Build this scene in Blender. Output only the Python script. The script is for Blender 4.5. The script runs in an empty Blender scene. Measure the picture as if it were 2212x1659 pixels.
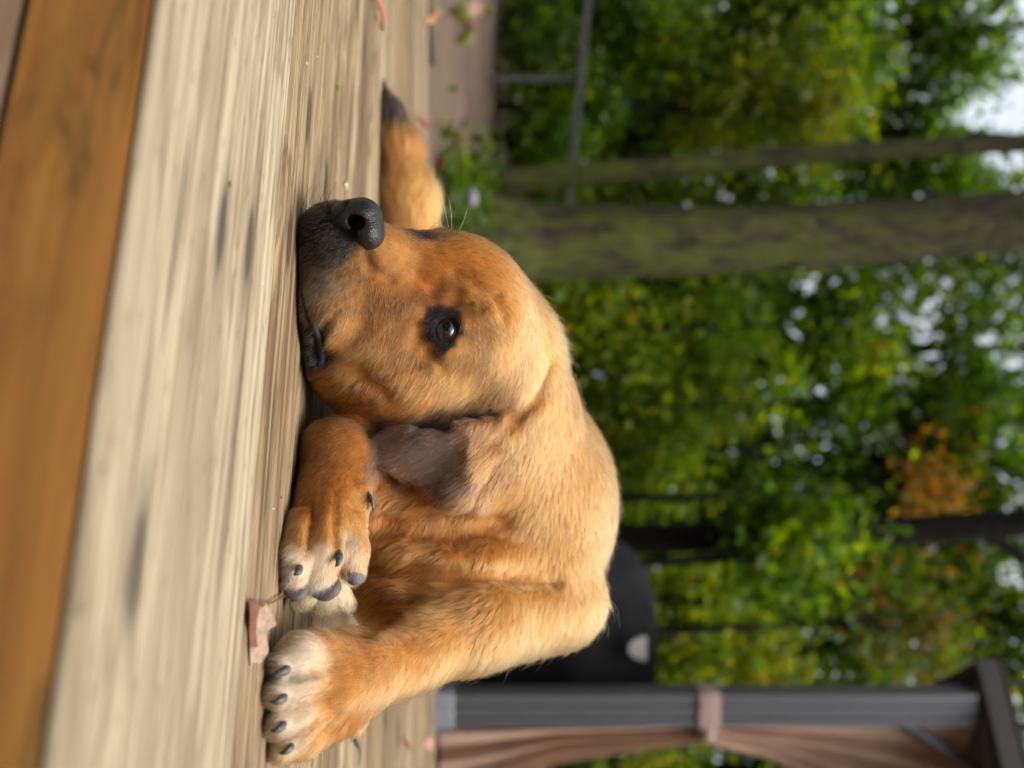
import bpy, bmesh, math, random
import numpy as np
from mathutils import Vector, Matrix

rnd = random.Random(7)
rng = np.random.default_rng(11)
S = bpy.context.scene
C = S.collection

# ------------------------------------------------------------------ camera, world, sun, exposure
CAM_H = 0.18                                   # camera height above the deck boards
FPX = 2150.6                                   # focal length in plan pixels (35 mm lens)
cam_d = bpy.data.cameras.new('camera')
cam = bpy.data.objects.new('camera', cam_d)
C.objects.link(cam)
cam.matrix_world = Matrix(((0, -1, 0, 0), (0, 0, -1, 0), (1, 0, 0, CAM_H), (0, 0, 0, 1)))   # held on its side
cam_d.sensor_fit = 'HORIZONTAL'
cam_d.sensor_width = 36
cam_d.lens = 35
cam_d.shift_x = 60.5 / 2212
cam_d.clip_start = 0.02
cam_d.clip_end = 400
cam_d.dof.use_dof = True
cam_d.dof.focus_distance = 0.948
cam_d.dof.aperture_fstop = 2.9
S.camera = cam

world = bpy.data.worlds.new('World')
S.world = world
world.use_nodes = True
wn = world.node_tree
sky = wn.nodes.new('ShaderNodeTexSky')
sky.sky_type = 'NISHITA'
sky.sun_disc = False
SUN_EL, SUN_AZ = math.radians(68), math.radians(150)     # azimuth measured from +Y towards +X
sky.sun_elevation = SUN_EL
sky.sun_rotation = SUN_AZ
sky.dust_density = 6.0
sky.air_density = 1.0
hs = wn.nodes.new('ShaderNodeHueSaturation')                 # veiled, whitish autumn sky
hs.inputs['Saturation'].default_value = 0.30
hs.inputs['Value'].default_value = 2.6
wn.links.new(sky.outputs[0], hs.inputs['Color'])
wn.links.new(hs.outputs[0], wn.nodes['Background'].inputs[0])
wn.nodes['Background'].inputs[1].default_value = 0.15

sun_d = bpy.data.lights.new('sun', 'SUN')
sun = bpy.data.objects.new('sun', sun_d)
C.objects.link(sun)
sun_d.energy = 1.5
sun_d.angle = math.radians(24)
sun_d.color = (1.0, 0.93, 0.83)
sdir = Vector((math.sin(SUN_AZ) * math.cos(SUN_EL), math.cos(SUN_AZ) * math.cos(SUN_EL), math.sin(SUN_EL)))
sun.rotation_euler = sdir.to_track_quat('Z', 'Y').to_euler()
sun.location = (0, -2, 6)

S.view_settings.view_transform = 'Standard'
S.view_settings.look = 'None'
S.view_settings.gamma = 1
S.view_settings.use_curve_mapping = False
S.view_settings.exposure = 0.0
S.cycles.max_bounces = 10
S.cycles.diffuse_bounces = 4
S.cycles.glossy_bounces = 3
S.cycles.transmission_bounces = 6
S.cycles.transparent_max_bounces = 8
S.cycles.sample_clamp_indirect = 3
S.cycles.use_denoising = True
S.cycles.denoising_prefilter = 'ACCURATE'
S.cycles_curves.shape = 'RIBBONS'
S.cycles_curves.subdivisions = 2


# ------------------------------------------------------------------ small helpers
def P(U, V, Y):
    """plan pixel (across, up) at distance Y -> world point"""
    return np.array(((U - 829.5) / FPX * Y, Y, CAM_H + (V - 1045.5) / FPX * Y))


def Q(u, v, Y):
    """the same for full size photograph pixels"""
    return P(u / 1.8517, v / 1.8517, Y)


def px(r, Y):
    return r * Y / FPX


def tag(o, label=None, cat=None, group=None, kind=None):
    if label: o['label'] = label
    if cat: o['category'] = cat
    if group: o['group'] = group
    if kind: o['kind'] = kind
    return o


def link(name, data, parent=None, mat=None):
    o = bpy.data.objects.new(name, data)
    C.objects.link(o)
    if parent: o.parent = parent
    if mat is not None and data is not None:
        data.materials.append(mat)
    return o


def empty(name, loc=(0, 0, 0), parent=None):
    o = bpy.data.objects.new(name, None)
    C.objects.link(o)
    o.location = loc
    o.empty_display_size = 0.1
    if parent: o.parent = parent
    return o


def np_mesh(name, verts, faces, smooth=False):
    """fast mesh from arrays; faces is (n,3) or (n,4)"""
    verts = np.asarray(verts, np.float32); faces = np.asarray(faces, np.int32)
    me = bpy.data.meshes.new(name)
    n, k = faces.shape
    me.vertices.add(len(verts)); me.vertices.foreach_set('co', verts.ravel())
    me.loops.add(n * k); me.loops.foreach_set('vertex_index', faces.ravel())
    me.polygons.add(n)
    me.polygons.foreach_set('loop_start', np.arange(0, n * k, k, dtype=np.int32))
    if smooth:
        me.polygons.foreach_set('use_smooth', np.ones(n, bool))
    me.update(calc_edges=True)
    return me


def bm_mesh(name, bm, smooth=False):
    me = bpy.data.meshes.new(name)
    bmesh.ops.recalc_face_normals(bm, faces=bm.faces)
    bm.to_mesh(me); bm.free()
    if smooth:
        for p in me.polygons: p.use_smooth = True
    return me


def bm_box(bm, c, s, rot=None, bevel=0):
    r = bmesh.ops.create_cube(bm, size=1)
    vs = r['verts']
    bmesh.ops.scale(bm, vec=s, verts=vs)
    if bevel:
        es = list({e for v in vs for e in v.link_edges})
        b = bmesh.ops.bevel(bm, geom=es, offset=bevel, segments=2, affect='EDGES', profile=0.5)
        vs = list({v for f in b['faces'] for v in f.verts} | {v for v in vs if v.is_valid})
    if rot is not None: bmesh.ops.rotate(bm, cent=(0, 0, 0), matrix=rot, verts=vs)
    bmesh.ops.translate(bm, vec=c, verts=vs)
    return vs


def tube(pts, rads, seg=8, cap=True):
    """verts, quads of a tapered tube through pts"""
    pts = [Vector(p) for p in pts]
    V, F = [], []
    up = Vector((0.3, 0.2, 0.93))
    for i, p in enumerate(pts):
        t = (pts[min(i + 1, len(pts) - 1)] - pts[max(i - 1, 0)]).normalized()
        a = t.cross(up)
        if a.length < 1e-3: a = t.cross(Vector((1, 0, 0)))
        a.normalize(); b = t.cross(a).normalized()
        for k in range(seg):
            th = 2 * math.pi * k / seg
            V.append(p + (a * math.cos(th) + b * math.sin(th)) * rads[i])
    for i in range(len(pts) - 1):
        for k in range(seg):
            k2 = (k + 1) % seg
            F.append((i * seg + k, i * seg + k2, (i + 1) * seg + k2, (i + 1) * seg + k))
    if cap:
        for base, p in ((0, pts[0]), ((len(pts) - 1) * seg, pts[-1])):
            c = len(V); V.append(p)
            for k in range(0, seg, 2):
                F.append((c, base + k, base + (k + 1) % seg, base + (k + 2) % seg))
    return [tuple(v) for v in V], F


# ------------------------------------------------------------------ materials
def new_mat(name):
    m = bpy.data.materials.new(name)
    m.use_nodes = True
    nt = m.node_tree
    b = nt.nodes['Principled BSDF']
    return m, nt, b


def N(nt, t, **kw):
    n = nt.nodes.new(t)
    for k, v in kw.items():
        if k in n.inputs.keys(): n.inputs[k].default_value = v
        else: setattr(n, k, v)
    return n


def ramp(nt, fac, stops, interp='LINEAR'):
    r = nt.nodes.new('ShaderNodeValToRGB')
    r.color_ramp.interpolation = interp
    el = r.color_ramp.elements
    while len(el) < len(stops): el.new(0.5)
    for e, (p, c) in zip(el, stops):
        e.position = p
        e.color = (*c, 1) if len(c) == 3 else c
    nt.links.new(fac, r.inputs[0])
    return r.outputs[0]


def mixc(nt, fac, a, b, mode='MIX'):
    m = nt.nodes.new('ShaderNodeMix'); m.data_type = 'RGBA'; m.blend_type = mode
    for sock, v in ((m.inputs['Factor'], fac), (m.inputs[6], a), (m.inputs[7], b)):
        if hasattr(v, 'is_output'): nt.links.new(v, sock)
        elif isinstance(v, (int, float)): sock.default_value = v
        else: sock.default_value = (*v, 1)
    return m.outputs[2]


def math_n(nt, op, a, b=0.0):
    m = nt.nodes.new('ShaderNodeMath'); m.operation = op
    for i, v in enumerate((a, b)):
        if hasattr(v, 'is_output'): nt.links.new(v, m.inputs[i])
        else: m.inputs[i].default_value = v
    return m.outputs[0]


def bump(nt, b, h, strength=0.3, dist=0.002):
    n = N(nt, 'ShaderNodeBump'); n.inputs['Strength'].default_value = strength; n.inputs['Distance'].default_value = dist
    nt.links.new(h, n.inputs['Height']); nt.links.new(n.outputs[0], b.inputs['Normal'])


def simple_mat(name, col, rough=0.6, noise=0.0, scale=20, spec=0.5, metal=0.0, bumpd=0.0, stretch=(1, 1, 1)):
    m, nt, b = new_mat(name)
    b.inputs['Roughness'].default_value = rough
    b.inputs['Specular IOR Level'].default_value = spec
    b.inputs['Metallic'].default_value = metal
    tc = N(nt, 'ShaderNodeTexCoord'); mp = N(nt, 'ShaderNodeMapping'); mp.inputs['Scale'].default_value = stretch
    nt.links.new(tc.outputs['Object'], mp.inputs[0])
    no = N(nt, 'ShaderNodeTexNoise', Scale=scale, Detail=5.0, Roughness=0.6)
    nt.links.new(mp.outputs[0], no.inputs['Vector'])
    lo = tuple(c * (1 - noise) for c in col); hi = tuple(min(1, c * (1 + noise)) for c in col)
    nt.links.new(ramp(nt, no.outputs[0], ((0.3, lo), (0.7, hi))), b.inputs['Base Color'])
    if bumpd: bump(nt, b, no.outputs[0], 0.6, bumpd)
    return m


def wood_mat(name, light, mid, dark, rough=0.75, spec=0.25, grain=1.0, knots=True, stain=None, bumpd=0.0012, tones=True):
    """weathered board: grain runs along the board's local X"""
    m, nt, b = new_mat(name)
    b.inputs['Roughness'].default_value = rough
    b.inputs['Specular IOR Level'].default_value = spec
    tc = N(nt, 'ShaderNodeTexCoord'); oi = N(nt, 'ShaderNodeObjectInfo')
    off = N(nt, 'ShaderNodeCombineXYZ')
    nt.links.new(math_n(nt, 'MULTIPLY', oi.outputs['Random'], 37.0), off.inputs[0])
    nt.links.new(math_n(nt, 'MULTIPLY', oi.outputs['Random'], 11.0), off.inputs[1])
    add = N(nt, 'ShaderNodeVectorMath', operation='ADD')
    nt.links.new(tc.outputs['Object'], add.inputs[0]); nt.links.new(off.outputs[0], add.inputs[1])

    def noise(scale, sc, detail=4.0, rough=0.55, dist=0.0):
        mp = N(nt, 'ShaderNodeMapping'); mp.inputs['Scale'].default_value = sc
        nt.links.new(add.outputs[0], mp.inputs[0])
        n = N(nt, 'ShaderNodeTexNoise', Scale=scale, Detail=detail, Roughness=rough, Distortion=dist)
        nt.links.new(mp.outputs[0], n.inputs['Vector'])
        return n.outputs[0]
    g1 = noise(1.0, (1.5, 15, 15), 5.0, 0.60, 0.7)           # broad bands
    g2 = noise(1.0, (6, 210, 210), 4.0, 0.7, 0.4)                # fine fibre
    g3 = noise(1.0, (3.2, 12, 12), 4.0, 0.55, 0.8)                       # weather patches
    # rings pulled round knots
    mpw = N(nt, 'ShaderNodeMapping'); mpw.inputs['Scale'].default_value = (0.5, 6.5, 6.5)
    nt.links.new(add.outputs[0], mpw.inputs[0])
    wv = N(nt, 'ShaderNodeTexWave', Scale=3.2, Distortion=7.0, Detail=2.0)
    wv.inputs['Detail Scale'].default_value = 1.4; wv.bands_direction = 'Y'
    nt.links.new(mpw.outputs[0], wv.inputs['Vector'])
    c = ramp(nt, g1, ((0.27, dark), (0.37, mid), (0.44, light), (0.51, light), (0.545, mid), (0.59, light), (0.65, mid), (0.73, dark)))
    c = mixc(nt, math_n(nt, 'MULTIPLY', ramp(nt, wv.outputs['Fac'], ((0.55, (0, 0, 0)), (0.95, (1, 1, 1)))), 0.35 * grain), c, dark)
    c = mixc(nt, math_n(nt, 'MULTIPLY', ramp(nt, g2, ((0.42, (1, 1, 1)), (0.60, (0, 0, 0)))), 0.28 * grain), c, dark)
    c = mixc(nt, math_n(nt, 'MULTIPLY', ramp(nt, g3, ((0.50, (0, 0, 0)), (0.66, (1, 1, 1)))), 0.75), c, tuple(x * 0.75 for x in mid))
    g4 = noise(1.0, (0.5, 22, 22), 3.0, 0.6, 0.4)          # long pale and dark bands of the sawn grain
    c = mixc(nt, math_n(nt, 'MULTIPLY', ramp(nt, g4, ((0.34, (1, 1, 1)), (0.44, (0, 0, 0)))), 0.65), c, tuple(x * 0.62 for x in mid))
    c = mixc(nt, math_n(nt, 'MULTIPLY', ramp(nt, g4, ((0.58, (0, 0, 0)), (0.66, (1, 1, 1)))), 0.7), c, tuple(x * 1.12 for x in light))
    # each board has its own tone
    tone = ramp(nt, oi.outputs['Random'], ((0.0, (0.62, 0.55, 0.47)), (0.3, (1.08, 1.04, 0.98)), (0.55, (0.76, 0.66, 0.53)), (0.8, (1.08, 1.02, 0.93)), (1.0, (0.68, 0.59, 0.48))))
    if tones: c = mixc(nt, 1.0, c, tone, 'MULTIPLY')
    if knots:
        mk = N(nt, 'ShaderNodeMapping'); mk.inputs['Scale'].default_value = (1.9, 6.2, 6.2)
        nt.links.new(add.outputs[0], mk.inputs[0])
        vo = N(nt, 'ShaderNodeTexVoronoi', voronoi_dimensions='2D'); vo.inputs['Scale'].default_value = 1.0
        nt.links.new(mk.outputs[0], vo.inputs['Vector'])
        kf = ramp(nt, vo.outputs['Distance'], ((0.045, (1, 1, 1)), (0.075, (0.35, 0.35, 0.35)), (0.13, (0, 0, 0))))
        c = mixc(nt, math_n(nt, 'MULTIPLY', kf, 0.8), c, tuple(x * 0.30 for x in dark))
        # checks and pinholes
        mh = N(nt, 'ShaderNodeMapping'); mh.inputs['Scale'].default_value = (11, 42, 42)
        nt.links.new(add.outputs[0], mh.inputs[0])
        vh = N(nt, 'ShaderNodeTexVoronoi', voronoi_dimensions='2D'); vh.inputs['Scale'].default_value = 1.0
        nt.links.new(mh.outputs[0], vh.inputs['Vector'])
        hf = ramp(nt, vh.outputs['Distance'], ((0.025, (1, 1, 1)), (0.07, (0, 0, 0))))
        c = mixc(nt, math_n(nt, 'MULTIPLY', hf, 0.6), c, tuple(x * 0.3 for x in dark))
    if stain:
        sn = noise(1.0, (5, 16, 16), 5.0, 0.65, 0.8)
        dn = noise(1.0, (9, 22, 22), 4.0, 0.6, 0.6)
        c = mixc(nt, math_n(nt, 'MULTIPLY', ramp(nt, dn, ((0.54, (0, 0, 0)), (0.66, (1, 1, 1)))), 0.8), c, (0.045, 0.035, 0.014))
        c = mixc(nt, ramp(nt, sn, ((0.42, (0, 0, 0)), (0.68, (1, 1, 1)))), c, stain)
    if knots:
        ck = noise(1.0, (2.4, 46, 46), 3.0, 0.55, 0.25)
        c = mixc(nt, math_n(nt, 'MULTIPLY', ramp(nt, ck, ((0.305, (1, 1, 1)), (0.330, (0, 0, 0)))), 0.85), c, tuple(x * 0.35 for x in dark))
        ft = noise(1.0, (5, 260, 260), 3.0, 0.7)
        c = mixc(nt, 1.0, c, ramp(nt, ft, ((0.38, (0.80, 0.77, 0.74)), (0.60, (1.09, 1.09, 1.09)))), 'MULTIPLY')
    nt.links.new(c, b.inputs['Base Color'])
    bump(nt, b, math_n(nt, 'ADD', math_n(nt, 'MULTIPLY', g2, 0.6), wv.outputs['Fac']), 0.35, bumpd)
    return m


M_DECK = wood_mat('weathered_wood', (0.325, 0.268, 0.178), (0.165, 0.118, 0.069), (0.060, 0.040, 0.025))
M_FRONT = wood_mat('front_board_wood', (0.37, 0.31, 0.212), (0.24, 0.182, 0.112), (0.085, 0.060, 0.038), tones=False)
M_FASCIA = wood_mat('stained_wood', (0.43, 0.20, 0.055), (0.26, 0.110, 0.027), (0.10, 0.045, 0.013), rough=0.38, spec=0.5,
                    grain=0.5, knots=False, stain=(0.33, 0.18, 0.04))
M_TREAD = wood_mat('tread_wood', (0.17, 0.115, 0.078), (0.13, 0.085, 0.055), (0.07, 0.05, 0.035), knots=False)
M_DARK = simple_mat('dark_timber', (0.03, 0.024, 0.018), 0.9, 0.4, 12)


# ------------------------------------------------------------------ ground, deck, steps
def hfun(x, y):
    """height of the bank behind the deck"""
    s = np.clip((y - 4.2) / 8.0, 0, 1)
    return -0.10 + 0.52 * s * s * (3 - 2 * s) + 0.03 * np.sin(x * 1.3 + 0.6) * np.sin(y * 0.9) + np.clip(y - 14, 0, 60) * 0.05


def make_ground():
    xs = np.concatenate((np.linspace(-150, -12, 14), np.linspace(-11, 11, 90), np.linspace(12, 150, 14)))
    ys = np.concatenate((np.linspace(-40, 2, 10), np.linspace(2.4, 16, 80), np.linspace(17, 220, 24)))
    X, Y = np.meshgrid(xs, ys)
    Z = hfun(X, Y) + rng.normal(0, 0.008, X.shape)
    Z[Y < 3.0] = -0.30
    nx, ny = len(xs), len(ys)
    i = np.arange(nx * ny).reshape(ny, nx)
    F = np.stack((i[:-1, :-1].ravel(), i[:-1, 1:].ravel(), i[1:, 1:].ravel(), i[1:, :-1].ravel()), 1)
    m, nt, b = new_mat('bare_soil')
    b.inputs['Roughness'].default_value = 0.95
    tc = N(nt, 'ShaderNodeTexCoord')
    n1 = N(nt, 'ShaderNodeTexNoise', Scale=2.0, Detail=8.0, Roughness=0.7); nt.links.new(tc.outputs['Object'], n1.inputs['Vector'])
    n2 = N(nt, 'ShaderNodeTexNoise', Scale=0.5, Detail=4.0); nt.links.new(tc.outputs['Object'], n2.inputs['Vector'])
    c = ramp(nt, n1.outputs[0], ((0.3, (0.05, 0.030, 0.019)), (0.6, (0.105, 0.066, 0.042)), (0.8, (0.14, 0.095, 0.065))))
    c = mixc(nt, math_n(nt, 'MULTIPLY', ramp(nt, n2.outputs[0], ((0.5, (0, 0, 0)), (0.7, (1, 1, 1)))), 0.5), c, (0.06, 0.075, 0.02))
    nt.links.new(c, b.inputs['Base Color'])
    bump(nt, b, n1.outputs[0], 0.8, 0.03)
    tag(link('ground', np_mesh('ground', np.stack((X.ravel(), Y.ravel(), Z.ravel()), 1), F, True), None, m), kind='structure')


make_ground()

ANG = math.radians(20.9)                                  # boards run left and away
E1 = Vector((math.cos(ANG), -math.sin(ANG))); E2 = Vector((math.sin(ANG), math.cos(ANG)))
FAR_A, FAR_B = Vector((-1.23, 3.19)), Vector((1.42, 3.69))


def clip_poly(poly, a, nrm):
    out = []
    for i in range(len(poly)):
        p, q = poly[i], poly[(i + 1) % len(poly)]
        dp, dq = (p - a).dot(nrm), (q - a).dot(nrm)
        if dp <= 0: out.append(p)
        if dp * dq < 0: out.append(p + (q - p) * (dp / (dp - dq)))
    return out


def plank(d0, d1, x0, x1, top, thick, parent, mat, name='plank', bev=0.005, cut=True, seg=3):
    """board between distances d0..d1 from the lens foot, running x0..x1 along the deck direction"""
    poly = [E1 * x0 + E2 * d0, E1 * x1 + E2 * d0, E1 * x1 + E2 * d1, E1 * x0 + E2 * d1]
    if cut:
        t = (FAR_B - FAR_A).normalized(); nr = Vector((-t.y, t.x))
        poly = clip_poly(poly, FAR_A, nr)
        if len(poly) < 3: return None
    c = E2 * ((d0 + d1) / 2) + E1 * ((x0 + x1) / 2 if not cut else 0)
    bm = bmesh.new()
    loc = [Vector(((p - c).dot(E1), (p - c).dot(E2), 0)) for p in poly]
    f = bm.faces.new([bm.verts.new(v) for v in loc])
    if f.normal.z < 0: f.normal_flip()
    r = bmesh.ops.extrude_face_region(bm, geom=[f])
    bmesh.ops.translate(bm, vec=(0, 0, -thick), verts=[v for v in r['geom'] if isinstance(v, bmesh.types.BMVert)])
    te = [e for e in bm.edges if all(abs(v.co.z) < 1e-6 for v in e.verts)]
    bmesh.ops.bevel(bm, geom=te, offset=bev, segments=seg, affect='EDGES', profile=0.5)
    o = link(name, bm_mesh(name, bm), parent, mat)
    o.location = (c.x, c.y, top); o.rotation_euler = (0, 0, -ANG)
    for p in o.data.polygons: p.use_smooth = p.area < 0.004 * 8 and abs(p.normal.z) < 0.98
    return o


def make_deck():
    bm = bmesh.new()                                       # bearers and joists under the boards
    for k in range(12):
        x = -4.4 + k * 0.75
        c = E1 * x + E2 * 2.1
        bm_box(bm, (c.x, c.y, -0.11), (0.045, 3.0, 0.14), Matrix.Rotation(-ANG, 3, 'Z'))
    c = E2 * 2.05
    bm_box(bm, (c.x, c.y, -0.2), (9, 2.9, 0.03), Matrix.Rotation(-ANG, 3, 'Z'))
    deck = tag(link('deck', bm_mesh('deck', bm), None, M_DARK), kind='structure')
    plank(0.449, 0.7635, -4.0, 4.2, 0.0, 0.0065, deck, M_FRONT, bev=0.0055, seg=4)
    d = 0.7725
    k = 0
    while d < 4.3:
        plank(d, d + 0.1345, -4.0, 4.2, (0.0, -0.0018, -0.0006, -0.0024)[k % 4], 0.028, deck, M_DECK, bev=0.006)
        d += 0.144; k += 1
    # stained riser under the front board, and the lower tread
    bm = bmesh.new()
    bm_box(bm, (0, 0, 0), (6.4, 0.026, 0.0725), bevel=0.003)
    f = link('riser_board', bm_mesh('riser_board', bm), deck, M_FASCIA)
    c = E2 * 0.4626
    f.location = (c.x, c.y, -0.0432); f.rotation_euler = (0, 0, -ANG)
    f.scale = (1, 1, 1)
    plank(0.10, 0.472, -3.2, 3.2, -0.082, 0.03, deck, M_TREAD, 'tread', bev=0.006, cut=False)
    return deck


deck = make_deck()
# ------------------------------------------------------------------ the dog: one continuous body grown from blended volumes
class Field:
    """signed distance on a grid, built up from smoothly blended volumes"""
    def __init__(s, lo, hi, h):
        s.lo = np.array(lo, float); s.h = h
        s.n = np.ceil((np.array(hi) - s.lo) / h).astype(int) + 1
        s.F = np.full(s.n, 0.06, np.float32)

    def box(s, lo, hi):
        a = np.clip(np.floor((np.array(lo) - s.lo) / s.h).astype(int), 0, s.n - 1)
        b = np.clip(np.ceil((np.array(hi) - s.lo) / s.h).astype(int) + 1, 1, s.n)
        sl = tuple(slice(i, j) for i, j in zip(a, b))
        ax = [s.lo[i] + s.h * np.arange(a[i], b[i]) for i in range(3)]
        return sl, np.meshgrid(*[x.astype(np.float32) for x in ax], indexing='ij', copy=False)

    def add(s, d, sl, k):
        F = s.F[sl]
        if k <= 0: s.F[sl] = np.minimum(F, d); return
        hh = np.maximum(k - np.abs(F - d), 0) / k
        s.F[sl] = np.minimum(F, d) - hh * hh * k * 0.25

    def sub(s, d, sl, k):
        F = s.F[sl]; d = -d
        hh = np.maximum(k - np.abs(F - d), 0) / k
        s.F[sl] = np.maximum(F, d) + hh * hh * k * 0.25

    def ell(s, c, r, k=0.012, rot=0.0, yaw=0.0, carve=False):
        """ellipsoid; rot turns it in the X-Z plane, yaw about Z"""
        c = np.array(c, float); r = np.array(r, float); R = r.max() + k + 2 * s.h
        sl, (X, Y, Z) = s.box(c - R, c + R)
        X = X - c[0]; Y = Y - c[1]; Z = Z - c[2]
        if yaw:
            ca, sa = math.cos(yaw), math.sin(yaw); X, Y = ca * X + sa * Y, -sa * X + ca * Y
        if rot:
            ca, sa = math.cos(rot), math.sin(rot); X, Z = ca * X + sa * Z, -sa * X + ca * Z
        k0 = np.sqrt((X / r[0]) ** 2 + (Y / r[1]) ** 2 + (Z / r[2]) ** 2)
        k1 = np.sqrt((X / r[0] ** 2) ** 2 + (Y / r[1] ** 2) ** 2 + (Z / r[2] ** 2) ** 2) + 1e-9
        d = k0 * (k0 - 1) / k1
        (s.sub if carve else s.add)(d.astype(np.float32), sl, k)

    def cap(s, a, b, ra, rb, k=0.012, carve=False):
        a = np.array(a, float); b = np.array(b, float); R = max(ra, rb) + k + 2 * s.h
        sl, (X, Y, Z) = s.box(np.minimum(a, b) - R, np.maximum(a, b) + R)
        ab = b - a
        t = np.clip(((X - a[0]) * ab[0] + (Y - a[1]) * ab[1] + (Z - a[2]) * ab[2]) / (ab @ ab + 1e-12), 0, 1)
        d = np.sqrt((X - a[0] - t * ab[0]) ** 2 + (Y - a[1] - t * ab[1]) ** 2 + (Z - a[2] - t * ab[2]) ** 2) - (ra + t * (rb - ra))
        (s.sub if carve else s.add)(d.astype(np.float32), sl, k)

    def chain(s, pts, rads, k=0.012, carve=False):
        for i in range(len(pts) - 1): s.cap(pts[i], pts[i + 1], rads[i], rads[i + 1], k, carve)

    def sample(s, p):
        q = (np.asarray(p, float) - s.lo) / s.h
        q = np.clip(q, 0, s.n - 1.001); i = q.astype(int); f = q - i
        out = 0
        for dx in (0, 1):
            for dy in (0, 1):
                for dz in (0, 1):
                    w = (f[..., 0] if dx else 1 - f[..., 0]) * (f[..., 1] if dy else 1 - f[..., 1]) * (f[..., 2] if dz else 1 - f[..., 2])
                    out = out + w * s.F[i[..., 0] + dx, i[..., 1] + dy, i[..., 2] + dz]
        return out

    def grad(s, p, e=None):
        e = e or s.h
        p = np.asarray(p, float)
        g = np.stack([s.sample(p + e * np.eye(3)[i]) - s.sample(p - e * np.eye(3)[i]) for i in range(3)], -1)
        return g / (np.linalg.norm(g, axis=-1, keepdims=True) + 1e-9)

    def hit(s, U, V, y0=0.78, y1=1.9):
        """where the line of sight through a plan pixel meets the skin"""
        Y = np.arange(y0, y1, 0.0008)
        pts = np.stack(((U - 829.5) / FPX * Y, Y, CAM_H + (V - 1045.5) / FPX * Y), 1)
        d = s.sample(pts)
        j = np.argmax(d < 0)
        return pts[j]

    def net(s):
        """surface nets -> verts, quads"""
        F = s.F; nx, ny, nz = F.shape
        ins = F < 0
        cnt = sum(ins[i:nx - 1 + i, j:ny - 1 + j, k:nz - 1 + k].astype(np.int8) for i in (0, 1) for j in (0, 1) for k in (0, 1))
        act = (cnt > 0) & (cnt < 8)
        ci = np.argwhere(act)
        idx = np.full(act.shape, -1, np.int32); idx[act] = np.arange(len(ci))
        acc = np.zeros((len(ci), 3)); num = np.zeros(len(ci))
        cor = [(i, j, k) for i in (0, 1) for j in (0, 1) for k in (0, 1)]
        val = {c: F[ci[:, 0] + c[0], ci[:, 1] + c[1], ci[:, 2] + c[2]] for c in cor}
        for a in cor:
            for ax in range(3):
                if a[ax]: continue
                b = list(a); b[ax] = 1; b = tuple(b)
                va, vb = val[a], val[b]
                m = (va < 0) != (vb < 0)
                t = np.where(m, va / (va - vb + 1e-12), 0)
                p = np.tile(np.array(a, float), (len(ci), 1)); p[:, ax] += t
                acc[m] += p[m]; num[m] += 1
        v = s.lo + s.h * (ci + acc / num[:, None])
        quads = []
        for ax in range(3):
            o1, o2 = [(1, 2), (2, 0), (0, 1)][ax]
            sa = [slice(None)] * 3; sb = [slice(None)] * 3
            sa[ax] = slice(0, -1); sb[ax] = slice(1, None)
            A, B = ins[tuple(sa)], ins[tuple(sb)]
            e = np.argwhere(A != B)
            e = e[(e[:, o1] > 0) & (e[:, o2] > 0) & (e[:, o1] < s.n[o1] - 1) & (e[:, o2] < s.n[o2] - 1)]
            fl = A[e[:, 0], e[:, 1], e[:, 2]]
            q = []
            for d1, d2 in ((1, 1), (0, 1), (0, 0), (1, 0)):
                c = e.copy(); c[:, o1] -= d1; c[:, o2] -= d2
                q.append(idx[c[:, 0], c[:, 1], c[:, 2]])
            q = np.stack(q, 1)
            q[~fl] = q[~fl][:, ::-1]
            quads.append(q)
        return v, np.concatenate(quads)


def poly_sd(x, z, poly):
    """signed distance to a polygon in the X-Z plane"""
    poly = np.asarray(poly); d = np.full(x.shape, 1e9, np.float32); sgn = np.ones(x.shape, np.float32)
    n = len(poly)
    for i in range(n):
        a, b = poly[i], poly[i - 1]
        e = b - a; wx, wz = x - a[0], z - a[1]
        t = np.clip((wx * e[0] + wz * e[1]) / (e @ e), 0, 1)
        d = np.minimum(d, (wx - e[0] * t) ** 2 + (wz - e[1] * t) ** 2)
        c1 = z >= a[1]; c2 = z < b[1]; c3 = e[0] * wz > e[1] * wx
        fl = (c1 & c2 & c3) | (~c1 & ~c2 & ~c3)
        sgn = np.where(fl, -sgn, sgn)
    return sgn * np.sqrt(d)


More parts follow.
